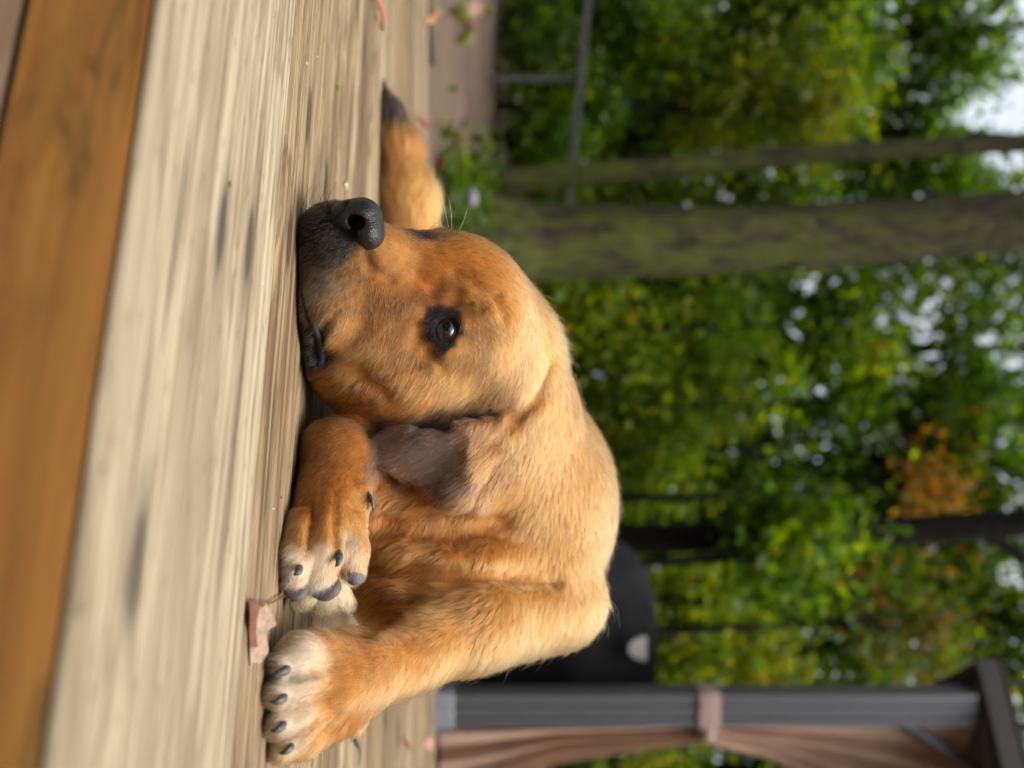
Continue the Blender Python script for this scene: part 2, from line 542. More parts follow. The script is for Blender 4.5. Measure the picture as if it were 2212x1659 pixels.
def build_body():
    f = Field((-0.56, 0.755, -0.012), (0.37, 1.93, 0.40), 0.003)

    def E(U, V, Y, ru, rv, rd, k=0.012, rot=0.0, yaw=0.0, carve=False):
        f.ell(P(U, V, Y), (px(ru, Y), rd, px(rv, Y)), k, math.radians(rot), math.radians(yaw), carve)

    def K(a, b, k=0.012, carve=False):
        f.cap(P(*a[:3]), P(*b[:3]), px(a[3], a[2]), px(b[3], b[2]), k, carve)
    # hind quarters and tail, lying behind the head
    E(860, 985, 1.62, 165, 125, 0.16, 0.02)
    E(1010, 1010, 1.45, 230, 210, 0.20, 0.05)
    K((700, 900, 1.70, 92), (545, 880, 1.75, 60), 0.03)
    K((560, 884, 1.75, 60), (440, 880, 1.75, 58), 0.03)
    K((440, 880, 1.75, 58), (330, 864, 1.75, 44), 0.03)
    K((330, 864, 1.75, 44), (255, 846, 1.75, 25), 0.02)
    K((255, 846, 1.75, 25), (200, 831, 1.75, 9), 0.02)
    # trunk, shoulders, chest
    E(1085, 1060, 1.30, 290, 270, 0.17, 0.05)
    E(1120, 1030, 1.19, 262, 280, 0.10, 0.04)
    E(1180, 935, 1.13, 195, 150, 0.10, 0.03)
    E(1262, 868, 1.075, 120, 108, 0.065, 0.03)
    # neck
    K((800, 1000, 1.10, 175), (1030, 1050, 1.21, 232), 0.03)
    E(985, 960, 1.10, 150, 200, 0.075, 0.02, rot=15)
    E(1100, 930, 1.07, 95, 150, 0.055, 0.012, rot=25)
    K((690, 1060, 1.09, 105), (865, 1062, 1.17, 158), 0.04)
    K((735, 1102, 1.10, 55), (870, 1122, 1.17, 90), 0.04)
    # upper arm coming forward to the planted paw
    K((1290, 1195, 1.19, 112), (1330, 1010, 1.06, 105), 0.015)
    K((1330, 1010, 1.06, 105), (1405, 890, 0.985, 70), 0.03)
    K((1405, 890, 0.985, 68), (1436, 835, 0.945, 68), 0.03)
    K((1436, 835, 0.945, 66), (1440, 790, 0.915, 80), 0.02)
    E(1535, 768, 0.985, 48, 28, 0.02, 0.02)
    E(1440, 770, 0.90, 82, 52, 0.034, 0.02, rot=-20)
    # metacarpus and toes of the planted paw
    K((1465, 765, 0.895, 78), (1475, 705, 0.866, 84), 0.02)
    K((1440, 745, 0.885, 66), (1412, 690, 0.858, 50), 0.014)
    K((1530, 730, 0.885, 58), (1555, 690, 0.865, 50), 0.014)
    for (a, b, c) in (((1412, 690, 0.855, 44), (1416, 648, 0.836, 47), (1436, 606, 0.822, 32)),
                      ((1462, 702, 0.855, 44), (1478, 650, 0.828, 47), (1498, 600, 0.812, 33)),
                      ((1515, 708, 0.86, 44), (1542, 652, 0.832, 46), (1566, 602, 0.815, 32)),
                      ((1556, 700, 0.868, 40), (1596, 652, 0.845, 42), (1622, 608, 0.83, 29))):
        K(a, b, 0.0045); K(b, c, 0.0045)
    # folded paw beside the chin
    E(985, 728, 0.992, 70, 74, 0.035, 0.008)
    K((985, 724, 0.99, 72), (1085, 716, 0.955, 72), 0.02)
    K((1085, 712, 0.955, 74), (1150, 702, 0.93, 82), 0.02)
    K((985, 740, 0.995, 66), (1110, 800, 1.05, 70), 0.015)
    K((1060, 780, 0.945, 22), (1090, 792, 0.938, 13), 0.006)
    for (a, b, c) in (((1130, 752, 0.930, 40), (1190, 757, 0.915, 38), (1228, 762, 0.912, 30)),
                      ((1130, 700, 0.915, 44), (1190, 695, 0.900, 46), (1243, 690, 0.897, 38)),
                      ((1135, 655, 0.905, 38), (1200, 640, 0.885, 38), (1252, 634, 0.878, 28))):
        K(a, b, 0.005); K(b, c, 0.005)
    K((1180, 700, 0.95, 60), (1285, 700, 0.935, 38), 0.014)
    K((1270, 715, 0.93, 34), (1298, 748, 0.932, 16), 0.012)
    K((1240, 640, 0.90, 30), (1285, 655, 0.905, 26), 0.010)
    # head
    E(690, 965, 1.035, 188, 188, 0.075, 0.030)
    E(800, 860, 1.035, 138, 165, 0.075, 0.02, rot=-20)
    E(745, 760, 1.025, 120, 105, 0.055, 0.03)
    E(560, 950, 1.060, 62, 44, 0.03, 0.015)               # far brow
    E(655, 1015, 1.000, 62, 38, 0.034, 0.02, rot=25)      # near brow ridge
    K((640, 850, 1.000, 118), (545, 755, 0.975, 82), 0.03)  # muzzle
    K((575, 900, 1.020, 58), (545, 815, 0.972, 56), 0.02)   # bridge
    E(540, 722, 0.978, 104, 92, 0.036, 0.02)
    E(640, 722, 0.972, 112, 82, 0.030, 0.012, rot=-18)    # hanging lip
    E(705, 690, 1.000, 112, 42, 0.036, 0.008)             # lower jaw
    # ear leather, hanging over the neck
    ear = [(900, 1080), (905, 1040), (911, 950), (919, 850), (938, 812), (962, 799), (992, 804), (1016, 846),
           (1042, 896), (1072, 940), (1098, 988), (1088, 1014), (1040, 1050), (980, 1085)]
    Ye = 1.0
    pw = np.array([P(u, v, Ye)[[0, 2]] for u, v in ear])
    sl, (X, Y, Z) = f.box((pw[:, 0].min() - 0.02, 0.94, pw[:, 1].min() - 0.02), (pw[:, 0].max() + 0.02, 1.09, pw[:, 1].max() + 0.02))
    ysurf = 0.983 + 0.30 * (X - P(905, 1045, 1.0)[0]) - 0.10 * np.maximum(0.18 - Z, 0) + 0.004 * np.sin(X * 75 + Z * 60) + 0.9 * np.maximum(Z - P(905, 1020, 1.0)[2], 0)
    d = np.maximum(poly_sd(X, Z, pw) + 0.004, np.abs(Y - ysurf) - 0.0042)
    d = np.where(d > -0.002, np.sqrt(np.maximum(poly_sd(X, Z, pw) + 0.004, 0) ** 2 + np.maximum(np.abs(Y - ysurf) - 0.0005, 0) ** 2) - 0.0045, d)
    f.add(d.astype(np.float32), sl, 0.007)

    def groove(pts, r, depth=0.0, k=0.006):
        q = []
        for (u, v) in pts:
            h = f.hit(u, v); n = f.grad(h)
            q.append(h - n * depth)
        f.chain(q, r if hasattr(r, '__len__') else [r] * len(q), k, carve=True)
    # the slit in front of the ear and its dark fold
    groove([(884, 1096), (897, 1060), (905, 1015), (913, 960), (918, 905)], [0.003, 0.006, 0.007, 0.006, 0.003], 0.002, 0.008)
    # neck and shoulder folds
    def roll(pts, r, inset, k):
        q = []
        for (u, v) in pts:
            h = f.hit(u, v); n = f.grad(h); q.append(h - n * inset)
        f.chain(q, r, k)
    roll([(1185, 800), (1192, 880), (1200, 960), (1200, 1050), (1205, 1150)], [0.018, 0.022, 0.022, 0.02, 0.012], 0.010, 0.014)
    roll([(1085, 830), (1085, 900), (1090, 980)], [0.016, 0.020, 0.014], 0.008, 0.014)
    groove([(1130, 840), (1138, 930), (1142, 1000), (1125, 1090)], [0.007, 0.014, 0.015, 0.005], 0.0, 0.02)
    groove([(1232, 800), (1240, 900), (1244, 1000), (1248, 1110), (1255, 1200)], [0.006, 0.010, 0.010, 0.008, 0.004], 0.0, 0.014)
    groove([(1360, 790), (1330, 850), (1300, 900)], [0.008, 0.008, 0.004], 0.0, 0.016)
    groove([(770, 1190), (850, 1170), (900, 1120), (950, 1080)], [0.003, 0.005, 0.006, 0.004], 0.0, 0.012)
    # face: cheek, brow and lip furrows
    groove([(600, 905), (625, 940), (640, 985), (660, 1040)], [0.003, 0.005, 0.004, 0.002], 0.0, 0.010)
    groove([(590, 985), (640, 1070), (680, 1090)], [0.002, 0.003, 0.002], 0.0, 0.010)
    groove([(705, 900), (735, 905), (770, 925), (800, 955)], [0.002, 0.003, 0.003, 0.002], 0.0, 0.010)
    groove([(545, 790), (580, 800), (600, 840)], [0.002, 0.003, 0.002], 0.0, 0.008)
    groove([(780, 700), (800, 780), (850, 840)], [0.003, 0.004, 0.002], 0.0, 0.012)
    # mouth corner
    groove([(680, 726), (705, 706), (735, 690), (765, 682)], [0.002, 0.0045, 0.006, 0.005], 0.0, 0.004)
    # eye socket
    e = f.hit(712, 966)
    f.eye = e
    f.ell(e + np.array((0, -0.001, 0)), (0.0125, 0.008, 0.0105), 0.004, carve=True)
    # tendons and knuckles on the paws
    groove([(1440, 725), (1452, 680), (1462, 630)], [0.001, 0.0042, 0.003], 0.0, 0.005)
    groove([(1490, 735), (1505, 690), (1522, 630)], [0.001, 0.0042, 0.003], 0.0, 0.005)
    groove([(1540, 735), (1556, 690), (1585, 640)], [0.001, 0.0042, 0.003], 0.0, 0.005)
    groove([(1060, 725), (1120, 724), (1180, 726)], [0.001, 0.0034, 0.003], 0.0, 0.005)
    groove([(1085, 680), (1140, 672), (1190, 664)], [0.001, 0.0034, 0.003], 0.0, 0.005)
    # resting on the boards
    zz = f.lo[2] + f.h * np.arange(f.n[2])
    f.F = np.maximum(f.F, (0.0015 - zz)[None, None, :].astype(np.float32))
    # only what is joined to the trunk
    return f


BODY = build_body()
bv, bq = BODY.net()


# coat: colours and lie of the hair, given at places on the dog
def lin(r, g, b):
    return tuple(((c / 255 + 0.055) / 1.055) ** 2.4 if c > 10 else c / 255 / 12.92 for c in (r, g, b))


BLK = (0.011, 0.010, 0.011)
COAT = [  # across, up, colour
    (610, 700, lin(104, 93, 80)), (632, 690, lin(112, 100, 84)), (600, 662, lin(84, 76, 67)), (640, 722, lin(138, 120, 96)), (622, 732, lin(128, 112, 90)), (580, 722, lin(86, 77, 67)), (652, 680, lin(116, 102, 84)), (575, 700, lin(64, 58, 53)), (560, 715, lin(52, 47, 44)), (585, 655, lin(56, 51, 47)), (556, 690, lin(40, 37, 36)),
    (460, 670, BLK), (500, 690, BLK), (520, 665, BLK), (485, 712, BLK), (505, 742, BLK), (450, 650, BLK), (510, 640, BLK),
    (900, 1070, lin(70, 46, 30)), (912, 1040, lin(84, 58, 40)), (925, 1005, lin(98, 74, 56)),
    (480, 650, BLK), (440, 690, BLK), (470, 740, BLK), (540, 690, lin(34, 31, 30)), (545, 740, lin(34, 31, 30)), (520, 650, BLK), (600, 645, lin(34, 31, 30)),
    (590, 690, lin(116, 102, 86)), (570, 690, lin(66, 59, 52)), (565, 740, lin(88, 75, 62)), (605, 718, lin(136, 116, 92)), (560, 655, lin(46, 43, 41)), (640, 665, lin(128, 108, 84)), (665, 662, lin(112, 94, 74)), (655, 700, lin(160, 134, 104)), (615, 745, lin(150, 120, 88)), (620, 665, lin(108, 94, 78)), (590, 740, lin(128, 102, 76)), (570, 775, lin(140, 104, 66)), (640, 700, lin(130, 108, 84)),
    (680, 680, lin(100, 82, 62)), (720, 655, BLK), (680, 645, lin(34, 31, 30)), (660, 735, lin(172, 132, 86)), (630, 770, lin(178, 130, 82)),
    (700, 745, lin(206, 164, 112)), (740, 720, lin(212, 170, 116)), (600, 815, lin(192, 140, 92)), (540, 840, lin(196, 150, 106)), (505, 850, lin(178, 128, 84)),
    (560, 880, lin(200, 152, 106)), (600, 860, lin(200, 152, 104)), (510, 915, BLK), (500, 935, lin(70, 46, 28)), (540, 930, lin(176, 116, 60)),
    (600, 920, lin(170, 108, 54)), (540, 1000, lin(190, 130, 70)), (580, 1060, lin(196, 136, 74)), (620, 1120, lin(214, 166, 108)), (560, 960, lin(184, 122, 62)),
    (640, 1010, lin(200, 148, 90)), (655, 1020, lin(190, 140, 84)), (670, 1080, lin(202, 148, 90)), (690, 1140, lin(218, 176, 124)),
    (685, 928, BLK), (674, 936, BLK), (668, 950, BLK), (674, 964, BLK), (680, 980, BLK), (700, 930, BLK), (716, 938, BLK), (733, 947, BLK), (748, 957, BLK), (756, 964, BLK), (745, 975, BLK), (680, 950, BLK), (720, 985, BLK), (700, 945, BLK), (725, 955, BLK), (740, 965, BLK), (695, 975, BLK), (710, 965, BLK), (700, 990, BLK), (735, 972, BLK), (712, 988, BLK),
    (650, 935, lin(120, 78, 44)), (648, 965, lin(150, 100, 56)), (660, 1000, lin(120, 84, 50)), (690, 1010, lin(196, 140, 84)), (712, 906, lin(176, 128, 84)), (706, 938, BLK), (722, 941, BLK), (744, 920, lin(176, 124, 78)), (728, 936, BLK), (740, 944, BLK), (752, 955, BLK), (765, 975, lin(205, 155, 100)), (735, 1000, lin(200, 146, 86)),
    (658, 1018, lin(40, 28, 20)), (740, 676, BLK), (765, 684, BLK), (712, 678, BLK), (740, 690, BLK), (770, 686, BLK), (725, 680, BLK), (750, 690, BLK), (680, 905, lin(184, 138, 90)), (690, 880, lin(150, 102, 60)), (745, 910, lin(150, 104, 64)),
    (750, 880, lin(196, 152, 102)), (700, 820, lin(200, 152, 100)), (760, 800, lin(214, 172, 118)), (800, 740, lin(212, 168, 112)), (830, 700, lin(170, 112, 54)),
    (760, 1000, lin(216, 174, 120)), (800, 960, lin(214, 174, 120)), (770, 1100, lin(216, 176, 124)), (840, 1000, lin(214, 178, 126)), (820, 880, lin(190, 140, 82)),
    (870, 920, lin(196, 150, 92)), (850, 800, lin(156, 104, 50)), (880, 760, lin(130, 78, 32)), (890, 850, lin(176, 122, 64)),
    (882, 1092, lin(110, 74, 44)), (894, 1062, lin(52, 36, 25)), (905, 1030, lin(26, 18, 14)), (911, 985, lin(34, 23, 17)), (916, 945, lin(60, 42, 32)), (925, 1040, lin(92, 66, 48)), (928, 1075, lin(120, 86, 56)),  # ear slit: shade of the fold put into the colour, beside brown hair
    (840, 1150, lin(208, 166, 116)), (760, 1180, lin(212, 172, 116)), (700, 1190, lin(212, 170, 112)), (760, 1240, lin(206, 162, 100)),
    # ear
    (960, 815, lin(89, 69, 60)), (940, 850, lin(87, 67, 58)), (990, 830, lin(97, 76, 65)), (930, 900, lin(73, 58, 52)), (990, 890, lin(85, 66, 57)), (940, 960, lin(73, 58, 53)),
    (1010, 930, lin(86, 69, 60)), (985, 1012, lin(101, 80, 64)), (1040, 950, lin(85, 67, 58)), (1060, 985, lin(106, 83, 70)), (1088, 1000, lin(140, 108, 84)), (990, 960, lin(81, 66, 57)), (1020, 985, lin(97, 77, 65)), (960, 1000, lin(97, 77, 65)),
    (940, 1012, lin(124, 95, 72)), (955, 1045, lin(150, 114, 80)), (1000, 1035, lin(158, 120, 84)), (940, 1065, lin(166, 126, 86)), (1010, 1050, lin(182, 136, 88)), (930, 1100, lin(196, 154, 106)),
    # neck, back, chest
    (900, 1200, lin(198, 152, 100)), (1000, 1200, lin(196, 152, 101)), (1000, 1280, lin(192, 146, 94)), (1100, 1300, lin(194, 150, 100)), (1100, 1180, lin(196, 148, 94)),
    (1100, 1100, lin(180, 124, 66)), (1200, 1320, lin(194, 150, 101)), (1180, 1200, lin(176, 126, 70)), (1150, 1050, lin(150, 100, 50)), (1120, 960, lin(122, 78, 36)),  # chest fold points are darker: the fold's shade put into the coat colour
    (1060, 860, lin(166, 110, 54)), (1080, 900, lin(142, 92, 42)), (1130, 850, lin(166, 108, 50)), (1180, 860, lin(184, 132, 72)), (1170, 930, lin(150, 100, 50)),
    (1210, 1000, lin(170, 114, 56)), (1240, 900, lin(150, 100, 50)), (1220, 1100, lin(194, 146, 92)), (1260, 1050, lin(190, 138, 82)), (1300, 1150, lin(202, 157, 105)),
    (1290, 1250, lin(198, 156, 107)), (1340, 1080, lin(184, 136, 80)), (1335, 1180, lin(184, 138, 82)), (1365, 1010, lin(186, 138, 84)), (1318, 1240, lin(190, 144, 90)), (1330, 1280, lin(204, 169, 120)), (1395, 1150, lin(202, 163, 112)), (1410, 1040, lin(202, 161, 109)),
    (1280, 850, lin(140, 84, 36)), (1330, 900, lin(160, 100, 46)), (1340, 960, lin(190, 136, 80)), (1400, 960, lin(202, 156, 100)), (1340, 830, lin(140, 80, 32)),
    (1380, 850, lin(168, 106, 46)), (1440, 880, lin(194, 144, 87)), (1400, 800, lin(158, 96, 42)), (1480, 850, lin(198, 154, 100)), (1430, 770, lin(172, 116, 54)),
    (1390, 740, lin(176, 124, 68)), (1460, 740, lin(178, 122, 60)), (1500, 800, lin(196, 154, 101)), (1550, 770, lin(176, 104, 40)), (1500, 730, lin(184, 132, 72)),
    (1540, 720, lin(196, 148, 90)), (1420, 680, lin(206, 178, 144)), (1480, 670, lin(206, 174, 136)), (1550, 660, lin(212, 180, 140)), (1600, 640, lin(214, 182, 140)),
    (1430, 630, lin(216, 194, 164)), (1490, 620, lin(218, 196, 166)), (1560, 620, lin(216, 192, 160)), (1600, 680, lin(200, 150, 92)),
    (1450, 622, lin(130, 104, 76)), (1514, 618, lin(130, 104, 76)), (1576, 618, lin(130, 104, 76)), (1470, 582, lin(60, 50, 44)), (1535, 580, lin(56, 48, 42)), (1600, 588, lin(70, 58, 48)), (1415, 590, lin(90, 74, 60)),  # between and under the toes: shade put into the coat colour
    (1180, 728, lin(160, 116, 72)), (1200, 664, lin(150, 112, 76)), (1240, 618, lin(90, 76, 62)),  # folded paw: shade of the toe gaps put into the colour
    # folded paw
    (940, 720, lin(158, 100, 42)), (960, 770, lin(156, 100, 44)), (1000, 700, lin(154, 100, 46)), (1040, 740, lin(184, 122, 60)), (1060, 690, lin(166, 106, 50)),
    (1100, 690, lin(150, 96, 46)), (1110, 740, lin(200, 148, 88)), (1080, 790, lin(204, 160, 106)), (1150, 760, lin(212, 174, 126)), (1150, 700, lin(196, 148, 92)),
    (1150, 650, lin(190, 148, 98)), (1200, 755, lin(218, 184, 144)), (1200, 700, lin(214, 178, 134)), (1215, 640, lin(220, 198, 166)), (1290, 740, lin(214, 186, 144)),
    (1280, 690, lin(214, 186, 148)), (1270, 650, lin(190, 160, 124)), (1000, 650, lin(124, 70, 28)),
]
COAT_FAR = [(480, 890, 1.72, lin(212, 158, 88)), (400, 870, 1.72, lin(206, 140, 66)), (320, 860, 1.73, lin(186, 112, 48)), (300, 880, 1.73, lin(150, 88, 38)), (278, 862, 1.74, lin(50, 36, 28)), (262, 850, 1.74, BLK), (200, 832, 1.75, BLK), (480, 940, 1.73, lin(216, 170, 104)),
            (700, 950, 1.6, lin(200, 145, 80)), (900, 1100, 1.6, lin(200, 150, 95)), (1100, 1200, 1.5, lin(200, 150, 95))]
_cp, _cc = [], []
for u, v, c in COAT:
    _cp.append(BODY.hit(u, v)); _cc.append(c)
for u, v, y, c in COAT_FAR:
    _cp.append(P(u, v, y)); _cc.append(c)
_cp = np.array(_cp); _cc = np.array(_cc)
_pale = (_cc[:, 2:] / np.maximum(_cc[:, :1], 1e-3) > 0.40)
_tan = np.array(lin(198, 145, 86))
_cc = np.where(_cc.mean(1, keepdims=True) > 0.03, np.where(_pale, _cc * np.array((1.0, 0.97, 0.92)), (0.82 * _cc + 0.18 * _tan) * np.array((0.78, 0.66, 0.46))), _cc)   # even out the gold of the coat

FLOW = [  # across, up, direction in the picture plane (across, up, toward viewer), length in mm, lift
    (690, 930, (0.7, -0.6, 0), 2.5, 0.2), (668, 950, (-0.4, 0.6, 0), 3, 0.3), (680, 985, (0, 1, 0), 4, 0.4), (730, 945, (0.8, -0.5, 0), 2.5, 0.2), (750, 962, (1, -0.2, 0), 3, 0.2),
    (450, 700, (-0.1, -0.9, 0.3), 7, 0.35), (560, 700, (0.5, -0.8, 0), 7, 0.30), (540, 840, (0.8, 0.6, 0), 6, 0.2), (600, 800, (1, 0.25, 0), 7, 0.22), (620, 720, (0.85, -0.5, 0), 8, 0.3),
    (700, 720, (0.9, -0.4, 0), 9, 0.25), (740, 680, (0.6, -0.8, 0), 8, 0.3), (680, 820, (1, 0.05, 0), 9, 0.22), (580, 900, (0.5, 0.85, 0), 7, 0.22), (520, 930, (-0.3, 0.9, 0), 8, 0.5),
    (540, 1000, (0.2, 1, 0), 10, 0.55), (600, 1060, (0.45, 0.9, 0), 10, 0.5), (640, 1120, (0.5, 0.85, 0), 10, 0.5), (690, 930, (0.85, -0.5, 0), 7, 0.2), (700, 1000, (0.9, 0.3, 0), 9, 0.25),
    (700, 1100, (0.8, 0.6, 0), 11, 0.28), (760, 900, (1, -0.25, 0), 12, 0.22), (800, 1000, (1, -0.25, 0), 13, 0.2), (800, 800, (0.95, -0.4, 0), 13, 0.25), (850, 900, (0.85, -0.5, 0), 16, 0.25),
    (850, 720, (0.5, -0.85, 0), 13, 0.3), (870, 1000, (0.8, -0.6, 0), 16, 0.25), (860, 1090, (1, 0.1, 0), 13, 0.25), (760, 1160, (0.8, 0.5, 0), 16, 0.35), (720, 1190, (0.25, 0.95, 0), 25, 1.0),
    (780, 1235, (0.45, 0.85, 0), 26, 0.95), (850, 1250, (0.8, 0.4, 0), 20, 0.3),
    (960, 830, (0.1, -1, 0), 7, 0.2), (940, 950, (0.15, -1, 0), 8, 0.2), (1020, 950, (0.4, -0.9, 0), 9, 0.2), (960, 1050, (0.6, -0.8, 0), 16, 0.25), (1060, 1000, (0.6, -0.8, 0), 12, 0.25),
    (900, 1150, (1, -0.2, 0), 18, 0.25), (1000, 1200, (1, -0.1, 0), 20, 0.25), (1100, 1250, (1, 0.1, 0), 20, 0.25), (1100, 1100, (0.9, -0.4, 0), 22, 0.3), (1040, 880, (0.6, -0.8, 0), 20, 0.3),
    (1120, 900, (0.9, -0.4, 0), 22, 0.4), (1170, 1000, (0.95, -0.3, 0), 22, 0.35), (1200, 1250, (0.95, 0.2, 0), 18, 0.3), (1230, 900, (0.5, -0.8, 0), 20, 0.35), (1240, 1100, (0.8, -0.5, 0), 18, 0.3),
    (1300, 1200, (0.7, -0.6, 0), 16, 0.3), (1320, 1290, (0.9, 0.3, 0), 18, 0.55), (1395, 1150, (0.9, -0.3, 0), 20, 0.6), (1410, 1040, (0.8, -0.6, 0), 20, 0.5), (1300, 900, (0.4, -0.9, 0), 18, 0.35),
    (1350, 1000, (0.5, -0.85, 0), 15, 0.3), (1440, 900, (0.5, -0.85, 0), 12, 0.3), (1400, 800, (0.1, -1, 0), 7, 0.3), (1470, 760, (0.1, -1, 0), 7, 0.25), (1500, 830, (0.5, -0.8, 0), 12, 0.3), (1550, 770, (0.6, -0.6, 0), 16, 0.4),
    (1430, 650, (0.1, -1, 0.3), 8, 0.3), (1500, 640, (0.25, -1, 0.3), 8, 0.3), (1600, 640, (0.5, -0.9, 0.2), 8, 0.3),
    (940, 740, (0.6, -0.7, 0), 6, 0.25), (1000, 700, (1, -0.3, 0), 7, 0.25), (1100, 720, (1, 0, 0), 8, 0.25), (1180, 750, (1, 0, 0), 9, 0.3), (1190, 690, (1, -0.1, 0), 9, 0.3), (1220, 640, (0.8, -0.5, 0), 10, 0.4),
    (1290, 740, (0.7, 0.5, 0.1), 13, 0.5), (1280, 690, (1, 0, 0.2), 12, 0.5),
]
FLOW_FAR = [(480, 890, 1.70, (-1, 0.1, 0), 36, 0.3), (460, 940, 1.72, (-0.9, 0.5, 0), 38, 0.4), (330, 870, 1.72, (-1, 0.25, 0), 38, 0.35), (240, 845, 1.74, (-1, -0.1, 0), 36, 0.2), (900, 1050, 1.5, (-0.5, 0.3, 0), 24, 0.3), (1100, 1200, 1.5, (0, 0.5, 0), 24, 0.3)]
_fp, _fd, _fl = [], [], []
for u, v, d, L, lift in FLOW:
    _fp.append(BODY.hit(u, v)); _fd.append((d[0], -d[2], d[1])); _fl.append((L, lift))
for u, v, y, d, L, lift in FLOW_FAR:
    _fp.append(P(u, v, y)); _fd.append((d[0], -d[2], d[1])); _fl.append((L, lift))
_fp = np.array(_fp); _fd = np.array(_fd, float); _fl = np.array(_fl, float)


def idw(p, src, val, power=3.0, near=10):
    out = np.empty((len(p), val.shape[1]))
    for i in range(0, len(p), 20000):
        q = p[i:i + 20000]
        d2 = ((q[:, None, :] - src[None]) ** 2).sum(-1) + 2e-6
        w = d2 ** (-power / 2)
        out[i:i + 20000] = (w @ val) / w.sum(1, keepdims=True)
    return out


def pick_near(p, src, val, power):
    """one control value per point, drawn with the same weights"""
    out = np.empty((len(p), val.shape[1]))
    r = np.random.default_rng(77)
    for i in range(0, len(p), 20000):
        q = p[i:i + 20000]
        d2 = ((q[:, None, :] - src[None]) ** 2).sum(-1) + 2e-6
        w = np.cumsum(d2 ** (-power / 2), 1)
        k = (w < (r.random(len(q)) * w[:, -1])[:, None]).sum(1)
        out[i:i + 20000] = val[np.minimum(k, len(val) - 1)]
    return out


def vnoise(p, s, seed):
    """cheap smooth pseudo noise"""
    r = np.random.default_rng(seed)
    a = 0
    for k in range(6):
        w = r.normal(0, 1, 3) * s * (0.6 + 0.25 * k)
        a = a + np.sin(p @ w + r.uniform(0, 6.28))
    return a / 6


DOTS = [(579, 706), (603, 712), (621, 690), (621, 716), (595, 737), (619, 742), (639, 722), (642, 745), (655, 728), (668, 737), (663, 753), (608, 774), (580, 774), (572, 698), (567, 729), (603, 682), (629, 766), (560, 745), (590, 688), (600, 730), (612, 698)]
TOES = [(BODY.hit(u, v), r) for u, v, r in ((1420, 655, .015), (1430, 622, .014), (1478, 655, .015), (1490, 620, .014), (1545, 655, .014), (1558, 620, .013), (1598, 650, .011), (1612, 622, .011),
                                            (1205, 755, .013), (1170, 757, .010), (1200, 692, .014), (1235, 692, .013), (1215, 640, .013), (1245, 640, .012), (1285, 720, .016), (1275, 680, .015))]
DOTS = [(BODY.hit(u, v), 0.0016) for u, v in DOTS] + [(BODY.hit(658, 1018), 0.004)]


def coat_color(p, jitter=False):
    w = np.stack((vnoise(p, 90, 1), vnoise(p, 90, 2), vnoise(p, 90, 3)), 1) * 0.006
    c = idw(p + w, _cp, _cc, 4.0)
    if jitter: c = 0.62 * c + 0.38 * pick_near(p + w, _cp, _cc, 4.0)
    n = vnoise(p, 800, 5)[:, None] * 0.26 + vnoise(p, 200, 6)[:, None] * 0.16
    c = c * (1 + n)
    for q, r in TOES:                                       # cream toes
        f = np.clip(1.45 - np.linalg.norm(p - q, axis=1) / r, 0, 1.2)[:, None] / 1.2
        f = f * f * (3 - 2 * f) * 0.50
        c = np.where(c.mean(1, keepdims=True) > 0.03, c * (1 - f) + f * np.array((0.74, 0.62, 0.46)), c)
    for q, r in DOTS:
        f = np.clip(1.4 - np.linalg.norm(p - q, axis=1) / r, 0, 1)[:, None]
        c = c * (1 - f * 0.75)
    return np.clip(c, 0.004, 1)


